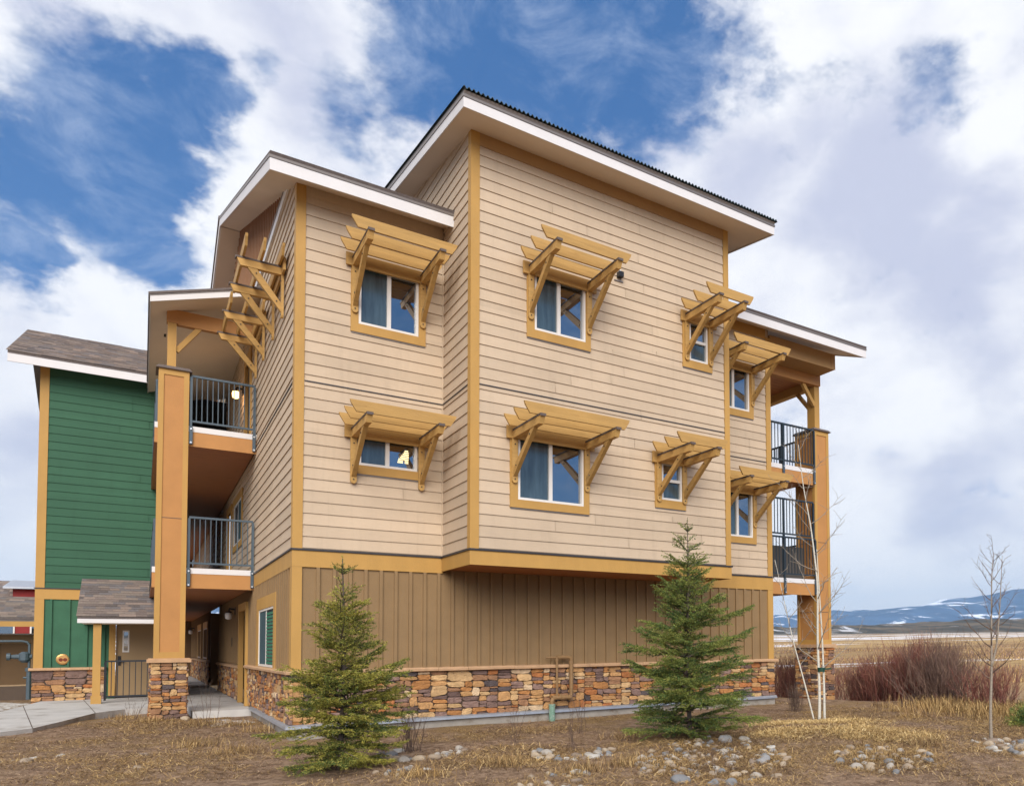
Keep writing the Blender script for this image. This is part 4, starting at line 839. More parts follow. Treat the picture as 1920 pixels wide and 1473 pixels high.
# --- walkway slab and path
mb = MB(); mb.box(WORLD, -1.14, -.012, 5.42, 33, -.3, .135, 'concrete')
o = mb.build('walkway'); tag(o, 'grey concrete walkway running under the flank balconies', 'walkway', kind='structure')
pz = lambda y: .055+.0135*(y-4)
frontE = [(-12, -1.5), (-8, 1.2), (-5.4, 2.9), (-4.05, 3.85), (-3.64, 4.25), (-3.28, 5.5), (-2.85, 7.2), (-2.33, 7.9), (-1.92, 8.1)]
backE = [(-12, 2.0), (-8, 5.8), (-5.4, 8.2), (-4.55, 9.0), (-4.35, 10.5), (-4.12, 12.2), (-3.3, 12.2), (-2.4, 12.2), (-1.145, 12.2)]
mb = MB(); NS = 8; vs = []; fs = []
frontE[-1] = (-1.145, 8.2)
for (ax, ay), (bx_, by_) in zip(frontE, backE):
    for k in range(NS+1):
        q = k/NS; x, y = ax+(bx_-ax)*q, ay+(by_-ay)*q; vs.append((x, y, pz(max(y, 0))))
    vs.append((ax, ay, pz(max(ay, 0))-.25))
W_ = NS+2
for i in range(len(frontE)-1):
    for k in range(NS): fs.append((i*W_+k, (i+1)*W_+k, (i+1)*W_+k+1, i*W_+k+1))
    fs.append((i*W_+NS+1, (i+1)*W_+NS+1, (i+1)*W_, i*W_))
mb.add(vs, fs, 'concrete')
for i in (2, 4, 6):
    (ax, ay), (bx_, by_) = frontE[i], backE[i]; NQ = 10
    for k in range(NQ):
        p0, p1 = [(ax+(bx_-ax)*q, ay+(by_-ay)*q) for q in (k/NQ, (k+1)/NQ)]
        mb.add([(p0[0]-.007, p0[1], pz(max(p0[1], 0))+.003), (p0[0]+.007, p0[1], pz(max(p0[1], 0))+.003), (p1[0]+.007, p1[1], pz(max(p1[1], 0))+.003), (p1[0]-.007, p1[1], pz(max(p1[1], 0))+.003)], [(0,1,2,3)], 'mortar')
o = mb.build('path'); tag(o, 'pale concrete path curving in from the left to the green building door', 'path', kind='structure')

# --- hills
def hill_mat(name, dark, light, snow, sc1, s0, s1):
    m = bpy.data.materials.new(name); m.use_nodes = True; t = NT(m.node_tree); MATS[name] = m
    o = t.n('ShaderNodeOutputMaterial'); p = t.n('ShaderNodeBsdfPrincipled'); t.l(p.outputs[0], o.inputs[0]); p.inputs['Roughness'].default_value = 1; p.inputs['Specular IOR Level'].default_value = 0
    c = t.n('ShaderNodeTexCoord').outputs['Object']; mp = t.n('ShaderNodeMapping'); mp.inputs['Rotation'].default_value = (0, 0, R(45)); mp.inputs['Scale'].default_value = (1.6, .5, 3.5); t.l(c, mp.inputs[0])
    a = t.noise(mp.outputs[0], sc1*2.2, 6, .6); s_ = t.noise(mp.outputs[0], sc1, 7, .62, .4)
    col = t.mix(t.ramp(a.outputs['Fac'], .4, .62), dark, light)
    col = t.mix(t.ramp(s_.outputs['Fac'], s0, s1), col, snow)
    t.l(col, p.inputs['Base Color'])
hill_mat('forest_hazed', (.012, .050, .130), (.030, .085, .190), (.80, .84, .92), .0022, .575, .625)  # forest tones tinted blue, part of the distance haze is in the colour
hill_mat('sage_hill', (.055, .050, .038), (.15, .115, .075), (.60, .60, .62), .006, .60, .68)
def hills(name, az0, az1, d0, d1, hf, m, seed, lab, n=260, k=26):
    az = np.radians(np.linspace(az0, az1, n)); dd = np.linspace(0, 1, k)
    A, D = np.meshgrid(az, dd, indexing='ij'); r = d0+(d1-d0)*D
    x = CAMXY[0]+np.sin(A)*r; y = CAMXY[1]+np.cos(A)*r
    prof = np.sin(np.clip(D*1.35, 0, 1)*math.pi/2)
    z = hf(np.degrees(A))*prof*(1+.55*fbm(x/(d0*.14), y/(d0*.14), seed, 5)) + d0*.012*fbm(x/(d0*.04), y/(d0*.04), seed+3, 4)*prof - 4
    v = np.stack([x.ravel(), y.ravel(), z.ravel()], 1); ix = np.arange(n*k).reshape(n, k)
    f = np.stack([ix[:-1, :-1], ix[1:, :-1], ix[1:, 1:], ix[:-1, 1:]], -1).reshape(-1, 4)
    o = np_mesh(name, v, f, [m], smooth=True); tag(o, lab, 'hills', kind='structure')
hills('mountains', -40, 100, 6200, 8600, lambda a: 330+130*ss_(44, 62, a)-60*np.exp(-((a-40)/6)**2), 'forest_hazed', 31, 'blue forested mountains with snow patches along the horizon')
hills('hills', -20, 95, 1500, 2300, lambda a: 46+17*np.exp(-((a-57)/4.0)**2)+5*np.exp(-((a-46)/3)**2), 'sage_hill', 44, 'low brown sage hills in front of the mountains')

# ================================================================== VEGETATION
def leaf_mat(name, cols, rough=.8, island=.35, scale=3.0, trans=0.0):
    m = bpy.data.materials.new(name); m.use_nodes = True; t = NT(m.node_tree); MATS[name] = m
    o = t.n('ShaderNodeOutputMaterial'); p = t.n('ShaderNodeBsdfPrincipled'); t.l(p.outputs[0], o.inputs[0]); p.inputs['Roughness'].default_value = rough; p.inputs['Specular IOR Level'].default_value = .2
    c = t.n('ShaderNodeTexCoord').outputs['Object']; n = t.noise(c, scale, 4, .6)
    col = t.mix(t.ramp(n.outputs['Fac'], .38, .62), cols[0], cols[1])
    ri = t.n('ShaderNodeNewGeometry').outputs['Random Per Island']
    if len(cols) > 2: col = t.mix(t.ramp(ri, .70, .95), col, cols[2])
    v = t.n('ShaderNodeVectorMath', operation='SCALE'); t.l(col, v.inputs[0])
    wn = t.n('ShaderNodeTexWhiteNoise', noise_dimensions='1D'); t.l(ri, wn.inputs['W']); t.l(t.ramp(wn.outputs['Value'], 0, 1, 1-island, 1+island, False), v.inputs['Scale'])
    t.l(v.outputs[0], p.inputs['Base Color'])
leaf_mat('needle', ((.080, .115, .028), (.290, .265, .045), (.44, .36, .085)), .7, .35, 2.6)
leaf_mat('needle_dark', ((.060, .115, .034), (.175, .205, .045), (.31, .29, .07)), .7, .35, 2.2)
leaf_mat('straw', ((.34, .215, .085), (.185, .11, .05), (.54, .38, .17)), .9, .45, .9)
leaf_mat('litter', ((.15, .088, .055), (.24, .15, .09), (.42, .30, .19)), .9, .4, .8)
leaf_mat('straw_bright', ((.56, .39, .165), (.40, .26, .105), (.72, .55, .28)), .9, .25, 2)
leaf_mat('willow', ((.235, .078, .058), (.185, .088, .068), (.36, .20, .13)), .7, .4, 1.2)
leaf_mat('willow_grey', ((.20, .12, .09), (.14, .09, .075), (.33, .22, .15)), .7, .4, 1.2)
leaf_mat('twig', ((.16, .105, .075), (.105, .07, .055)), .8, .2, 3)
mat('spruce_bark', (.11, .085, .065), .9, var=.3, vscale=20, bump=.6, bscale=60)
mat('aspen_bark', (.55, .52, .44), .8, .2, var=.15, vscale=14, stretch=(1, 1, 5), bump=.3, dirt=((.10, .085, .07), 9, .60, .68))
mat('sapling_bark', (.27, .225, .175), .85, var=.2, vscale=18, stretch=(1, 1, 4), bump=.4)
mat('tie_green', (.008, .045, .028), .6)

def prisms(seg0, seg1, r0, r1, n=3):
    """arrays of tapered n-sided sticks"""
    p0, p1 = np.asarray(seg0, float), np.asarray(seg1, float); N = len(p0)
    r0 = np.broadcast_to(np.asarray(r0, float), (N,)); r1 = np.broadcast_to(np.asarray(r1, float), (N,))
    d = p1-p0; d /= np.linalg.norm(d, axis=1, keepdims=True)+1e-9
    a = np.where(np.abs(d[:, 2:3]) > .8, np.array([[1., 0, 0]]), np.array([[0, 0, 1.]]))
    e1 = np.cross(d, a); e1 /= np.linalg.norm(e1, axis=1, keepdims=True); e2 = np.cross(d, e1)
    V = np.zeros((N, 2*n, 3))
    for k in range(n):
        o = e1*math.cos(2*math.pi*k/n)+e2*math.sin(2*math.pi*k/n)
        V[:, k] = p0+o*r0[:, None]; V[:, n+k] = p1+o*r1[:, None]
    base = (np.arange(N)*2*n)[:, None]
    Fq = np.concatenate([base+np.array([[k, (k+1) % n, n+(k+1) % n, n+k]]) for k in range(n)])
    return V.reshape(-1, 3), Fq

def spruce(name, loc, H, Rm, seed, label, matn, lean=0.0, sparse_top=.75):
    rn = np.random.default_rng(seed)
    t = thing(name, loc, label, 'tree', 'young spruces in front of the building')
    S0, S1, W0, W1 = [], [], [], []          # wood
    T0, T1 = [], []                           # needle bearing twigs
    zs = np.linspace(0, H, 14); 
    axis = lambda z: np.array([lean*z/H*.3+.02*math.sin(z*2.1+seed), .02*math.cos(z*1.7+seed), z])
    for a, c in zip(zs[:-1], zs[1:]):
        S0.append(axis(a)); S1.append(axis(c)); W0.append(.032*H/2.6*(1-a/H)+.006); W1.append(.032*H/2.6*(1-c/H)+.005)
    z = .03*H; wi = 0
    while z < H*.985:
        f = z/H
        whorl = (wi % 2 == 0); wi += 1
        nb = (int(rn.integers(6, 10)) if whorl else int(rn.integers(4, 7))) if f < .8 else (int(rn.integers(4, 6)) if whorl else int(rn.integers(1, 3)))
        ph = rn.uniform(0, 6.28)
        for i in range(nb):
            az = ph+2*math.pi*i/nb+rn.uniform(-.35, .35)
            prof = min(1, 1.25*(1-f)**1.0)*(.72+.28*min(1, f/.14)); L = Rm*prof*(rn.uniform(.70, 1.22) if whorl else rn.uniform(.30, .75))*(1+.18*math.sin(az*2+z*4+seed))+.05
            if rn.random() < .10: L *= .5
            if f > sparse_top: L *= .9
            up = .24+.55*f+rn.uniform(-.22, .24)
            h = np.array([math.cos(az), math.sin(az), 0]); side = np.array([-h[1], h[0], 0])
            n = max(4, int(L/.09)); P = []
            for k in range(n+1):
                s = k/n
                P.append(axis(z)+h*L*s*(1-.08*s)+np.array([0, 0, L*(up*s-.42*(1-f)*s*s+.22*(1-f)*s**3.2)])+side*L*.06*math.sin(3*s+az))
            for k in range(n):
                S0.append(P[k]); S1.append(P[k+1]); r = .011*(1-k/n)*(L/.8+.3)+.002; W0.append(r); W1.append(r*.8)
                if k/n > .12 or f > .6: T0.append(P[k]); T1.append(P[k+1])
            ns = max(4, int(L/.034))
            for j in range(ns):
                s = .04+.96*(j+.5)/ns; q = s*n; k = min(int(q), n-1); p = P[k]+(P[k+1]-P[k])*(q-k); d = P[k+1]-P[k]; d /= np.linalg.norm(d)
                l = (.45*L*(1-s)**.70+.075)*rn.uniform(.45, 1.25); sg = 1 if j % 2 else -1
                dv = d*.72+side*sg*.72*rn.uniform(.7, 1.1)+np.array([0, 0, rn.uniform(-.28, .10)]); dv /= np.linalg.norm(dv)
                m = p+dv*l*.55; e = m+(dv+np.array([0, 0, -.12])+d*.25)*l*.45
                T0 += [p, m]; T1 += [m, e]
                if l > .14:
                    for q2 in (.3, .5, .7):
                        b_ = p+dv*l*q2; s2 = side*rn.choice([-1, 1])*.5+d*.6+np.array([0, 0, rn.uniform(-.35, .05)]); s2 /= np.linalg.norm(s2); T0.append(b_); T1.append(b_+s2*l*.42)
        z += (.054+.058*rn.random())*H/2.6*(1 if f < .8 else 1.3)
    T0.append(axis(H*.93)); T1.append(axis(H*1.0)+np.array([0, 0, .03]))
    V, Fc = prisms(S0, S1, W0, W1, 4); np_mesh('trunk', V, Fc, ['spruce_bark'], parent=t)
    T0, T1 = np.array(T0), np.array(T1); ln = np.linalg.norm(T1-T0, axis=1); cnt = np.maximum(3, (ln/.0062).astype(int))
    ii = np.repeat(np.arange(len(T0)), cnt); u = rn.random(len(ii))[:, None]; B = T0[ii]+(T1-T0)[ii]*u; D = (T1-T0)[ii]/ln[ii][:, None]
    rd = rn.normal(size=(len(ii), 3)); rd[:, 2] += .35; rd -= D*np.sum(rd*D, 1, keepdims=True); rd /= np.linalg.norm(rd, axis=1, keepdims=True)
    dv = D*.75+rd*.72; dv /= np.linalg.norm(dv, axis=1, keepdims=True); nl = rn.uniform(.022, .038, (len(ii), 1))
    wv = np.cross(dv, rn.normal(size=dv.shape)); wv /= np.linalg.norm(wv, axis=1, keepdims=True); wv *= .0046
    V = np.stack([B-wv, B+wv, B+dv*nl], 1).reshape(-1, 3); Fc = np.arange(len(V)).reshape(-1, 3)
    np_mesh('foliage', V, Fc, [matn], parent=t)
    return t
ghs = lambda x, y: float(gh(np.array([x]), np.array([y]))[0])
spruce('spruce_tree', (-.02, -4.10, ghs(-.02, -4.10)-.03), 2.66, .80, 5, 'shorter yellow-green spruce in front of the left corner of the building', 'needle')
spruce('spruce_tree', (4.76, -4.84, ghs(4.76, -4.84)-.03), 3.40, 1.10, 9, 'taller dark green spruce with a thin bare top in front of the bay', 'needle_dark')

def bare_tree(name, loc, stems, label, matn, twig_r=.0045, seed=1, cat='tree', group=None, ends=None):
    """stems: list of (points, radius0, radius1, nbranch, blen, zmin)"""
    rn = np.random.default_rng(seed); t = thing(name, loc, label, cat, group)
    mb = MB()
    B0, B1, R0, R1 = [], [], [], []
    for pts, r0, r1, nb, bl, zmin in stems:
        P = np.array(pts, float); K = len(P)
        # smooth
        tt = np.linspace(0, K-1, (K-1)*6+1); Q = np.stack([np.interp(tt, range(K), P[:, i]) for i in range(3)], 1)
        for _ in range(4): Q[1:-1] = (Q[:-2]+2*Q[1:-1]+Q[2:])/4
        rr = np.linspace(r0, r1, len(Q)); mb.tube([tuple(q) for q in Q], list(rr), matn, 8)
        Hs = Q[-1, 2]
        for j in range(nb):
            s = zmin+(1-zmin)*((j+rn.random()*.8)/nb); q = s*(len(Q)-1); k = min(int(q), len(Q)-2); p = Q[k]+(Q[k+1]-Q[k])*(q-k)
            az = j*2.4+rn.uniform(-.5, .5); L = bl*(1-.65*s)*rn.uniform(.55, 1.15); el = rn.uniform(.45, .95)
            d = np.array([math.cos(az)*math.cos(el), math.sin(az)*math.cos(el), math.sin(el)]); n = 5; r = min(.011, rr[k]*.45)
            c = p.copy()
            for i in range(n):
                d2 = d+np.array([0, 0, .10*i])+rn.normal(size=3)*.10; d2 /= np.linalg.norm(d2); e = c+d2*L/n
                B0.append(c); B1.append(e); R0.append(r*(1-i/n)+twig_r*.5); R1.append(r*(1-(i+1)/n)+twig_r*.5)
                if i >= 1:
                    for _ in range(2 if L > .45 else 1):
                        v = d2+rn.normal(size=3)*.55; v[2] = abs(v[2])*.6+.2; v /= np.linalg.norm(v); l2 = L*rn.uniform(.12, .36); m = e+v*l2*.5; f = m+(v+rn.normal(size=3)*.2)*l2*.5
                        B0 += [e, m]; B1 += [m, f]; R0 += [twig_r*.75, twig_r*.55]; R1 += [twig_r*.55, twig_r*.35]
                        B0.append(f); B1.append(f+v*.022); R0.append(twig_r*.9); R1.append(twig_r*.3)
                c = e
    tr = mb.build('trunk', t, smooth=True)
    if B0:
        V, Fc = prisms(B0, B1, R0, R1, 4); np_mesh('branches', V, Fc, ['twig' if matn != 'aspen_bark' else 'sapling_bark'], parent=t)
    return t
ax_, ay_ = 8.32, -4.08; az_ = ghs(ax_, ay_)-.03
asp = bare_tree('aspen_tree', (ax_, ay_, az_), [
    ([(0, 0, 0), (.02, 0, .6), (.0, .02, 1.6), (.02, .0, 2.6), (-.10, .04, 3.7), (-.24, .10, 4.5), (-.33, .12, 5.3)], .031, .005, 22, 1.35, .20),
    ([(.09, -.05, 0), (.09, -.05, .7), (.07, -.04, 1.6), (.03, -.02, 2.5), (.0, .0, 3.3)], .026, .006, 6, .9, .45),
    ([(-.07, .06, 0), (-.22, .14, .7), (-.40, .25, 1.5), (-.55, .34, 2.3), (-.70, .42, 3.1)], .018, .003, 12, .7, .35)],
    'white-barked bare aspen with three slim stems in front of the right column', 'aspen_bark', .0055, 4)
mb = MB(); mb.tube([(.045, -.025, .96), (.045, -.025, 1.04)], .070, 'tie_green', 10); mb.bar((-.02, 0, 1.0), (.22, -.12, 1.02), .02, .03, 'tie_green'); mb.build('tree_tie', asp)
sx_, sy_ = 8.38, -7.70
bare_tree('sapling_tree', (sx_, sy_, ghs(sx_, sy_)-.03), [
    ([(0, 0, 0), (.0, .0, .5), (.03, -.02, 1.1), (.05, -.02, 1.8), (.07, -.03, 2.5), (.10, -.05, 2.90)], .028, .003, 26, .92, .32),
    ([(.03, -.02, 1.15), (.10, -.08, 1.5), (.15, -.12, 2.2), (.18, -.15, 2.85)], .018, .003, 10, .5, .3)],
    'slender bare sapling with a brown trunk at the far right', 'sapling_bark', .0042, 8)

def stem_bush(name, loc, N, H, spread, seed, label, matn, cat='bush', group=None, r=.006, lean=(0, 0), side=3, base=.12):
    rn = np.random.default_rng(seed)
    az = rn.uniform(0, 2*math.pi, N); tl = np.abs(rn.normal(0, spread, N)); L = H*rn.uniform(.55, 1.08, N)*np.cos(np.clip(tl, 0, 1.2)*.6)
    b_ = np.stack([rn.normal(0, base, N), rn.normal(0, base, N), np.full(N, -.05)], 1); S0, S1, A0, A1 = [], [], [], []
    d = np.stack([np.cos(az)*np.sin(tl)+lean[0], np.sin(az)*np.sin(tl)+lean[1], np.cos(tl)], 1); c = b_; k = 5
    for i in range(k):
        dd = d+rn.normal(0, .09, (N, 3)); dd[:, 2] += .10*i*np.sin(tl); dd /= np.linalg.norm(dd, axis=1, keepdims=True); e = c+dd*(L/k)[:, None]
        S0.append(c); S1.append(e); A0.append(np.full(N, r*(1-.72*i/k))); A1.append(np.full(N, r*(1-.72*(i+1)/k)))
        if i >= 1:
            for _ in range(side if i >= 2 else 1):
                v = dd+rn.normal(0, .33, (N, 3)); v[:, 2] += .12; v /= np.linalg.norm(v, axis=1, keepdims=True); q = c+(e-c)*rn.random((N, 1)); S0.append(q); S1.append(q+v*(L*rn.uniform(.12, .32, N))[:, None]); A0.append(np.full(N, r*.42)); A1.append(np.full(N, r*.18))
        c = e
    V, Fc = prisms(np.concatenate(S0), np.concatenate(S1), np.concatenate(A0), np.concatenate(A1), 3)
    o = np_mesh(name, V, Fc, [matn]); o.location = loc; tag(o, label, cat, group); return o
def at_depth(px, D):
    lat = (px-1329.04)/1433.035*D
    return (-2.0576+.5963*D+.8028*lat, -14.559+.8028*D-.5963*lat)
WB_ = [(14.5, .3, 320, 1.5, .36, 'willow', 'dense dark red willow bush just right of the right column plinth'),
       (14.3, -.9, 320, 1.5, .36, 'willow', 'dark red willow bush second from the right column'),
       (13.9, -2.0, 320, 1.55, .38, 'willow', 'dark red willow bush with a grey foot, third from the right column'),
       (13.5, -3.05, 340, 1.5, .52, 'willow_grey', 'grey-stemmed willow bush fanning out at the right end of the thicket'),
       (13.7, 2.6, 280, 1.6, .3, 'willow', 'dark red willow bush seen between the wall and the right column plinth'),
       (16.5, 4.2, 240, 1.9, .35, 'willow', 'brownish willow bush behind the gap left of the right column'),
       (13.3, -4.5, 170, 1.05, .6, 'willow', 'low sprawling reddish willow bush tailing off towards the sapling'),
       (15.4, -7.4, 200, 1.2, .5, 'willow', 'reddish willow bush cut by the right edge beyond the sapling')]
for i, (x, y, n_, h_, sp, mt, lb) in enumerate(WB_):
    stem_bush('willow_bush', (x, y, ghs(x, y)), n_, h_, sp, 100+i, lb, mt, 'bush', 'willow bushes beyond the mound', .0085, side=3, base=.30)
SB = [((1.12, -3.0), 26, .75, .18, 'bare twiggy shrub inside the left ring of cobbles'), ((4.05, -2.5), 10, .85, .12, 'thin leafless shrub in front of the standpipe'), ((3.0, -4.4), 7, .5, .3, 'few dry twigs beside the middle ring of cobbles'),
      ((9.75, -1.9), 60, .75, .2, 'small brown bare shrub behind the leaning aspen stem'), ((-2.2, 6.9), 7, .6, .35, 'straggly bare shrub left of the stone plinth'), ((-1.02, 2.9), 5, .9, .2, 'reddish bare twigs in front of the walkway slab'), ((2.6, -3.2), 6, .6, .25, 'sparse dry stalks between the pipe and the left spruce'), ((3.55, -7.0), 4, .3, .2, 'single dry stalk at the lower edge')]
for i, ((x, y), n_, h_, sp, lb) in enumerate(SB):
    stem_bush('bare_shrub', (x, y, ghs(x, y)), n_, h_, sp, 200+i, lb, 'twig', 'shrub', 'small bare shrubs', .0048, side=2, base=.06)
# low juniper at the right edge
def leafy(name, loc, rx, rz, n, seed, label, matn):
    rn = np.random.default_rng(seed); d = rn.normal(size=(n, 3)); d /= np.linalg.norm(d, axis=1, keepdims=True); d[:, 2] = np.abs(d[:, 2]); r = rn.random((n, 1))**.4
    P = d*r*np.array([rx, rx, rz])*(1+.3*np.sin(d[:, :1]*7+d[:, 1:2]*5)); v = d+rn.normal(0, .6, (n, 3)); v /= np.linalg.norm(v, axis=1, keepdims=True); wv = np.cross(v, rn.normal(size=(n, 3))); wv /= np.linalg.norm(wv, axis=1, keepdims=True)
    V = np.stack([P-wv*.006, P+wv*.006, P+v*.06], 1).reshape(-1, 3); o = np_mesh(name, V, np.arange(3*n).reshape(-1, 3), [matn]); o.location = loc; tag(o, label, 'shrub'); return o
leafy('juniper_shrub', (10.75, -7.05, ghs(10.75, -7.05)-.02), .42, .38, 9000, 3, 'low dark green juniper at the right edge behind the sapling', 'needle_dark')

# ------------------------------------------------------------------ straw, litter, mulch
def blades(name, N, sampler, seed, matn, label, cat, lmin, lmax, wd_, tilt, kind='stuff'):
    rn = np.random.default_rng(seed); P = sampler(rn, N); N = len(P)
    z = gh(P[:, 0], P[:, 1]); az = rn.uniform(0, 2*math.pi, N); el = np.abs(rn.normal(tilt[0], tilt[1], N)); L = rn.uniform(lmin, lmax, N)
    d = np.stack([np.cos(az)*np.cos(el), np.sin(az)*np.cos(el), np.sin(el)], 1)*L[:, None]
    b_ = np.stack([P[:, 0], P[:, 1], z+.003+rn.random(N)*.012], 1); s = np.stack([-np.sin(az), np.cos(az), rn.normal(0, .3, N)], 1)*wd_
    m = b_+d*.55+np.array([0, 0, 1.])*(L*.10)[:, None]; e = b_+d; e[:, 2] -= (L*.12); 
    V = np.stack([b_-s, b_+s, m+s*.8, m-s*.8, e], 1).reshape(-1, 3); i = (np.arange(N)*5)[:, None]
    Fq = (i+np.array([[0, 1, 2, 3]])); Ft = i+np.array([[3, 2, 4, 4]])
    tri = np.concatenate([i+np.array([[0, 1, 2]]), i+np.array([[0, 2, 3]]), i+np.array([[3, 2, 4]])])
    o = np_mesh(name, V, tri, [matn]); tag(o, label, cat, kind=kind); return o
def onsoil(P):
    x, y = P[:, 0], P[:, 1]
    bad = ((x > -.1) & (y > -.12)) & (x < 10.8) | ((x < .02) & (y > 5.35) & (x > -2.0))
    fx = np.array([q[0] for q in frontE]); fy = np.array([q[1] for q in frontE]); o = np.argsort(fx)
    bad |= (x < -1.1) & (y > np.interp(x, fx[o], fy[o])-.05) & (y < np.interp(x, [q[0] for q in backE], [q[1] for q in backE])+.05)
    return P[~bad]
def s_near(dens_seed, thr, x0=-5.5, x1=11.5, y0=-12.0, y1=5.5):
    def f(rn, N):
        D = 4.6*(13.5/4.6)**rn.random(N*2)*rn.uniform(.8, 1.25, N*2); px = rn.uniform(-60, 1980, N*2); lat = (px-1329)/1433*D
        P = np.stack([-2.0576+.5963*D+.8028*lat, -14.559+.8028*D-.5963*lat], 1)
        P = np.stack([rn.uniform(x0, x1, N*2), rn.uniform(y0, y1, N*2)], 1)
        dist = np.hypot(P[:, 0]+2.06, P[:, 1]+14.56); k = fbm(P[:, 0]*.55, P[:, 1]*.55, dens_seed, 4)+.3*fbm(P[:, 0]*2.5, P[:, 1]*2.5, dens_seed+7, 2)-.22*np.exp(-np.maximum(-P[:, 1]-.6, 0)/1.0)*(P[:, 0] > -.5)+.11*np.clip((P[:, 0]-1.0)/1.5, 0, 1)*np.clip((-4.2-P[:, 1])/1.5, 0, 1)
        P = P[(k > thr+rn.normal(0, .07, len(k))) & (dist > 5.5)]
        return onsoil(P)[:N]
    return f
blades('dry_grass', 150000, s_near(2, .02), 1, 'straw', 'matted dry straw-coloured grass over the soil', 'dry grass', .04, .15, .0024, (.18, .22))
blades('plant_litter', 90000, s_near(6, -.18), 2, 'litter', 'thin brown plant litter scattered on bare soil', 'litter', .02, .08, .0032, (.05, .12))
def s_ell(cx, cy, rx, ry, rot=0):
    def f(rn, N):
        r = np.sqrt(rn.random(N))*(.75+.35*rn.random(N)); a = rn.uniform(0, 6.283, N); x, y = np.cos(a)*r*rx, np.sin(a)*r*ry
        return np.stack([cx+x*math.cos(rot)-y*math.sin(rot), cy+x*math.sin(rot)+y*math.cos(rot)], 1)
    return f
def s_mulch(rn, N):
    P = np.concatenate([s_ell(7.75, -4.7, 1.25, .85, -.64)(rn, N), s_ell(6.7, -6.3, 1.5, .75, -.75)(rn, N)]); P = P[rn.permutation(len(P))]
    k = fbm(P[:, 0]*1.3, P[:, 1]*1.3, 33, 4); return P[k > -.07+rn.normal(0, .06, len(k))][:N]
blades('straw_mulch', 17000, s_mulch, 3, 'straw_bright', 'bright yellow straw mulch heaped round the aspen', 'mulch', .05, .15, .0036, (.22, .25))
blades('matted_straw', 9000, lambda rn, N: np.concatenate([s_ell(3.95, -6.55, 1.1, 1.8, -.64)(rn, N//2), s_ell(5.6, -7.9, .8, 1.2, -.64)(rn, N//4), s_ell(2.0, -4.6, 1.2, 1.2, -.64)(rn, N//4)]), 8, 'straw', 'loose straw caught between the cobbles', 'straw', .05, .16, .0034, (.25, .2))
def s_tuft(centres, r):
    def f(rn, N):
        c = np.array(centres)[rn.integers(0, len(centres), N)]; return c+rn.normal(0, r, (N, 2))
    return f
TU = [(-1.05, 3.4), (-.45, 2.9), (-1.9, 5.0), (-2.3, 6.3), (-.35, 1.5), (1.6, -5.2), (2.2, -6.3), (5.6, -8.0), (4.2, -3.9), (6.9, -7.6), (-.9, -1.4), (-1.3, -.2), (.6, -5.4), (2.9, -6.2), (10.4, -4.6), (11.2, -3.6), (11.9, -2.6), (10.9, -5.8), (12.3, -4.4), (12.6, -5.6)]
blades('grass_tufts', 5200, s_tuft(TU, .17), 4, 'straw', 'upright tufts of dry golden grass', 'dry grass', .08, .22, .0028, (.8, .3))
blades('marsh_grass', 9000, s_tuft([(12.4+.5*math.sin(k*1.7), -3.6-.38*k) for k in range(8)]+[(13.5+k*.35, -6.0-.5*k) for k in range(6)]+[(15+k, -3-k) for k in range(6)], .55), 5, 'straw', 'pale gold marsh grass at the foot of the willow thicket', 'dry grass', .15, .42, .005, (.9, .3))
def patch(name, loc, rx, ry, matn, label, seed):
    rn = random.Random(seed); vs = []; N = 40; rings = 5
    for j in range(rings+1):
        for k in range(N):
            a = 2*math.pi*k/N; q = j/rings*(1+.22*math.sin(3*a+seed)+.12*math.sin(7*a+seed*2)); x, y = loc[0]+math.cos(a)*rx*q, loc[1]+math.sin(a)*ry*q
            vs.append((x, y, ghs(x, y)+.022*(1-(j/rings)**3)-.004+rn.uniform(-.004, .004)))
    fs = [(j*N+k, j*N+(k+1) % N, (j+1)*N+(k+1) % N, (j+1)*N+k) for j in range(rings) for k in range(N)]
    mb = MB(); mb.add(vs, fs, matn); o = mb.build(name, smooth=True); tag(o, label, 'snow', kind='stuff'); return o
mat('old_snow', (.62, .58, .54), .9, var=.2, vscale=9, bump=.8, bscale=30, dirt=((.27, .20, .14), 7, .45, .62))
patch('snow_patch', (-.62, 3.9), .42, .75, 'old_snow', 'dirty melting snow in front of the walkway slab', 2)
patch('snow_patch', (-5.6, 13.6), 1.2, 1.6, 'old_snow', 'pale gravelly snow by the gas pipe', 5)

def s_plain(rn, N):
    D = 48*(300/48)**rn.random(N*3); px = rn.uniform(1380, 2100, N*3); lat = (px-1329.04)/1433.035*D
    P = np.stack([-2.0576+.5963*D+.8028*lat, -14.559+.8028*D-.5963*lat], 1); k = fbm(P[:, 0]/14, P[:, 1]/14, 21, 4)
    return P[k > .05+rn.normal(0, .05, len(k))][:N]
def brush(name, N, seed, matn, lmin, lmax, wd_, label, thr):
    rn = np.random.default_rng(seed); P = s_plain(rn, N); N = len(P); z = gh(P[:, 0], P[:, 1]); D = np.hypot(P[:, 0]+2.06, P[:, 1]+14.56)
    L = rn.uniform(lmin, lmax, N); az = rn.uniform(0, 6.283, N); t = np.abs(rn.normal(0, .4, N)); d = np.stack([np.cos(az)*np.sin(t), np.sin(az)*np.sin(t), np.cos(t)], 1)*L[:, None]
    b_ = np.stack([P[:, 0], P[:, 1], z-.02], 1); s_ = np.stack([np.full(N, .8028), np.full(N, -.5963), np.zeros(N)], 1)*(wd_*np.clip(D/50, .6, 3))[:, None]
    V = np.stack([b_-s_, b_+s_, b_+d], 1).reshape(-1, 3); o = np_mesh(name, V, np.arange(3*N).reshape(-1, 3), [matn]); tag(o, label, 'brush', kind='stuff')
brush('plain_brush', 9000, 71, 'willow_grey', .2, .65, .022, 'rust-coloured low brush dotted over the plain', .05)
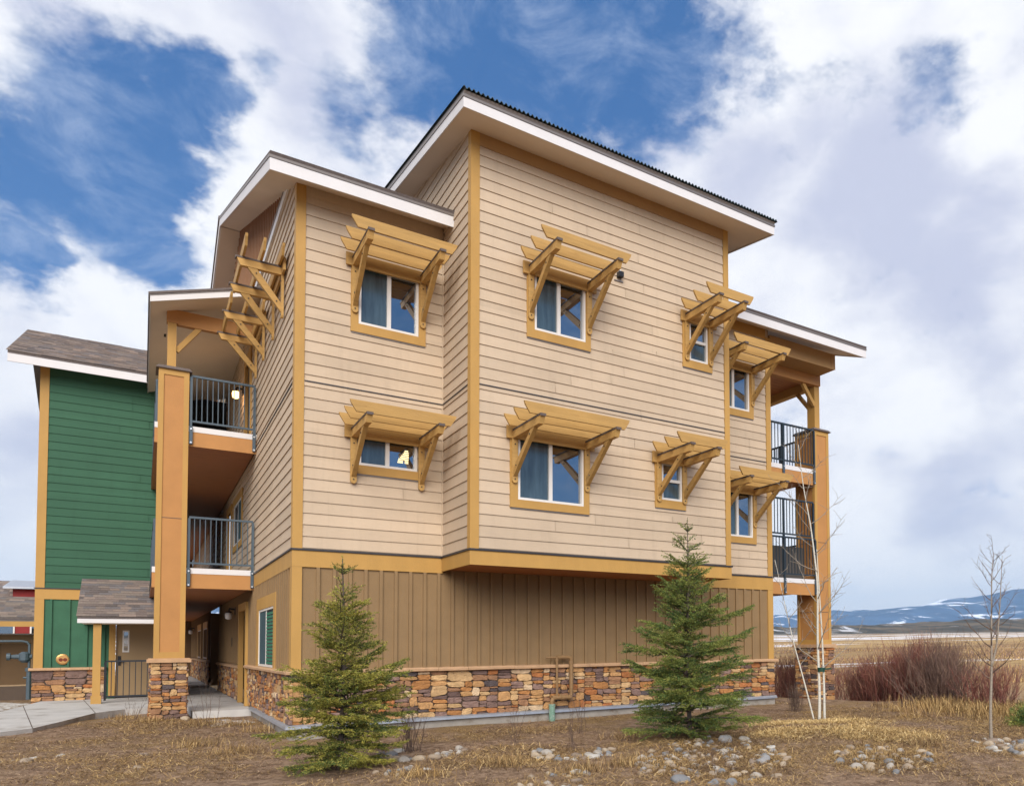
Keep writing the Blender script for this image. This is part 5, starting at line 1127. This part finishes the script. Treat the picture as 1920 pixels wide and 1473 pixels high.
brush('plain_grass', 26000, 72, 'straw', .12, .35, .026, 'tufted golden grass over the plain', 0)
# ------------------------------------------------------------------ cobbles
COB = []
for i, c in enumerate([(.36, .32, .27), (.27, .26, .25), (.38, .30, .21), (.19, .19, .19), (.31, .24, .17), (.46, .43, .38), (.24, .18, .13)]):
    COB.append(mat('cobble_%d' % i, c, .8, .3, var=.18, vscale=14, bump=.35, bscale=60, dirt=((c[0]*.5, c[1]*.45, c[2]*.4), 6, .58, .72)))
def cobble_mesh(i):
    rn = random.Random(300+i); bm = bmesh.new(); bmesh.ops.create_icosphere(bm, subdivisions=3, radius=1)
    f = [Vector((rn.gauss(0, 1), rn.gauss(0, 1), rn.gauss(0, 1))) for _ in range(5)]; fl_ = [Vector((rn.gauss(0, 1), rn.gauss(0, 1), rn.gauss(0, 1))).normalized() for _ in range(4)]
    for v in bm.verts:
        p = v.co.copy(); r = 1+.10*sum(math.sin(p.dot(q)*1.6+k) for k, q in enumerate(f))
        for q in fl_:
            t = p.dot(q)
            if t > .66: r *= .66/t*.75+.25
        v.co = p*r
    me = bpy.data.meshes.new('cobble'); bm.to_mesh(me); bm.free(); me.polygons.foreach_set('use_smooth', [True]*len(me.polygons)); me.materials.append(MATS['cobble_%d' % (i % 7)]); return me
CM = [cobble_mesh(i) for i in range(14)]
def cobble(x, y, r, rn, label, group, sink=.50):
    o = bpy.data.objects.new('cobble', rn.choice(CM)); COL.objects.link(o)
    r *= .74; a, c, e = r*rn.uniform(.9, 1.4), r*rn.uniform(.75, 1.05), r*rn.uniform(.6, .9)
    o.scale = (a, c, e); o.rotation_euler = (rn.uniform(-.25, .25), rn.uniform(-.25, .25), rn.uniform(0, 6.28)); o.location = (x, y, ghs(x, y)+e*(1-2*sink)*.9+.0)
    tag(o, label, 'rock', group); return o
rn = random.Random(77)
placed = []
def pile(n, gen, rmin, rmax, label, group, big=.12):
    k = 0; tries = 0
    while k < n and tries < n*60:
        tries += 1; x, y = gen(); r = rn.uniform(rmin, rmax)*(1.6 if rn.random() < big else 1)
        if any((x-a)**2+(y-c)**2 < (.78*(r+q))**2 for a, c, q in placed): continue
        placed.append((x, y, r)); cobble(x, y, r, rn, label, group); k += 1
def ring(cx, cy, r0, r1, a0, a1, rot=0, ex=1, ey=1.9):
    def f():
        a = rn.uniform(a0, a1); q = r0+(r1-r0)*rn.random()**.6; x, y = math.cos(a)*q*ex, math.sin(a)*q*ey; return cx+x*math.cos(rot)-y*math.sin(rot), cy+x*math.sin(rot)+y*math.cos(rot)
    return f
VA = math.atan2(-.5963, .8028)     # picture-right direction on the ground
pile(30, ring(1.20, -3.30, .34, .56, 2.9, 6.7, VA, 1.0, 1.35), .065, .12, 'pale rounded cobble in the ring round the bare shrub right of the left spruce', 'cobbles ringed round the bare shrub')
pile(24, ring(2.85, -4.75, .26, .50, 3.0, 6.6, VA, 1.1, 1.4), .065, .12, 'rounded cobble in the middle ring below the standpipe', 'cobbles in the middle ring', .2)
pile(125, ring(3.95, -6.55, .0, 1.0, 0, 6.283, VA, 1.0, 1.75), .045, .10, 'grey or tan cobble in the big spread below the taller spruce', 'cobbles spread below the taller spruce', .1)
pile(46, ring(5.65, -7.95, .0, .60, 0, 6.283, VA, 1.1, 1.7), .05, .11, 'pale cobble in the heap below the straw mulch', 'cobbles heaped below the straw mulch', .15)
pile(60, ring(8.0, -8.45, .0, .62, 0, 6.283, VA, 1.0, 1.7), .05, .10, 'whitish cobble in the bed at the foot of the sapling', 'cobbles at the foot of the sapling')
pile(18, ring(1.65, -6.65, .0, .40, 0, 6.283, VA, 1.1, 1.6), .045, .09, 'white-grey cobble cut by the lower edge below the middle ring', 'cobbles at the lower edge')
pile(9, ring(.55, -4.75, .0, .25, 0, 6.283, VA, 1.2), .04, .07, 'small cobble in the loose group right of the left spruce foot', 'loose cobbles by the left spruce')
pile(8, ring(-3.35, -.25, .0, .25, 0, 6.283, VA, 1.4), .04, .07, 'small cobble at the far lower left', 'cobbles at the lower left')
cobble(-1.27, 5.02, .14, rn, 'lone white boulder against the foot of the stone plinth', None)
cobble(-2.0, -.8, .07, rn, 'lone pale pink cobble on the soil left of the left spruce', None)
cobble(-2.05, -2.4, .075, rn, 'lone grey cobble near the lower edge, left of the left spruce', None)

# ------------------------------------------------------------------ air: thin haze over the plain
hz = bpy.data.materials.new('haze_air'); hz.use_nodes = True; t = NT(hz.node_tree); MATS['haze_air'] = hz
o_ = t.n('ShaderNodeOutputMaterial'); pv = t.n('ShaderNodeVolumePrincipled'); pv.inputs['Color'].default_value = (.52, .74, 1.0, 1); pv.inputs['Density'].default_value = 8.5e-5
t.l(pv.outputs[0], o_.inputs['Volume'])
mb = MB(); mb.box(WORLD, -9900, 9900, -9900, 9900, -30, 800, 'haze_air'); hzo = mb.build('haze'); tag(hzo, 'thin bluish air between the building and the mountains', 'haze', kind='stuff')
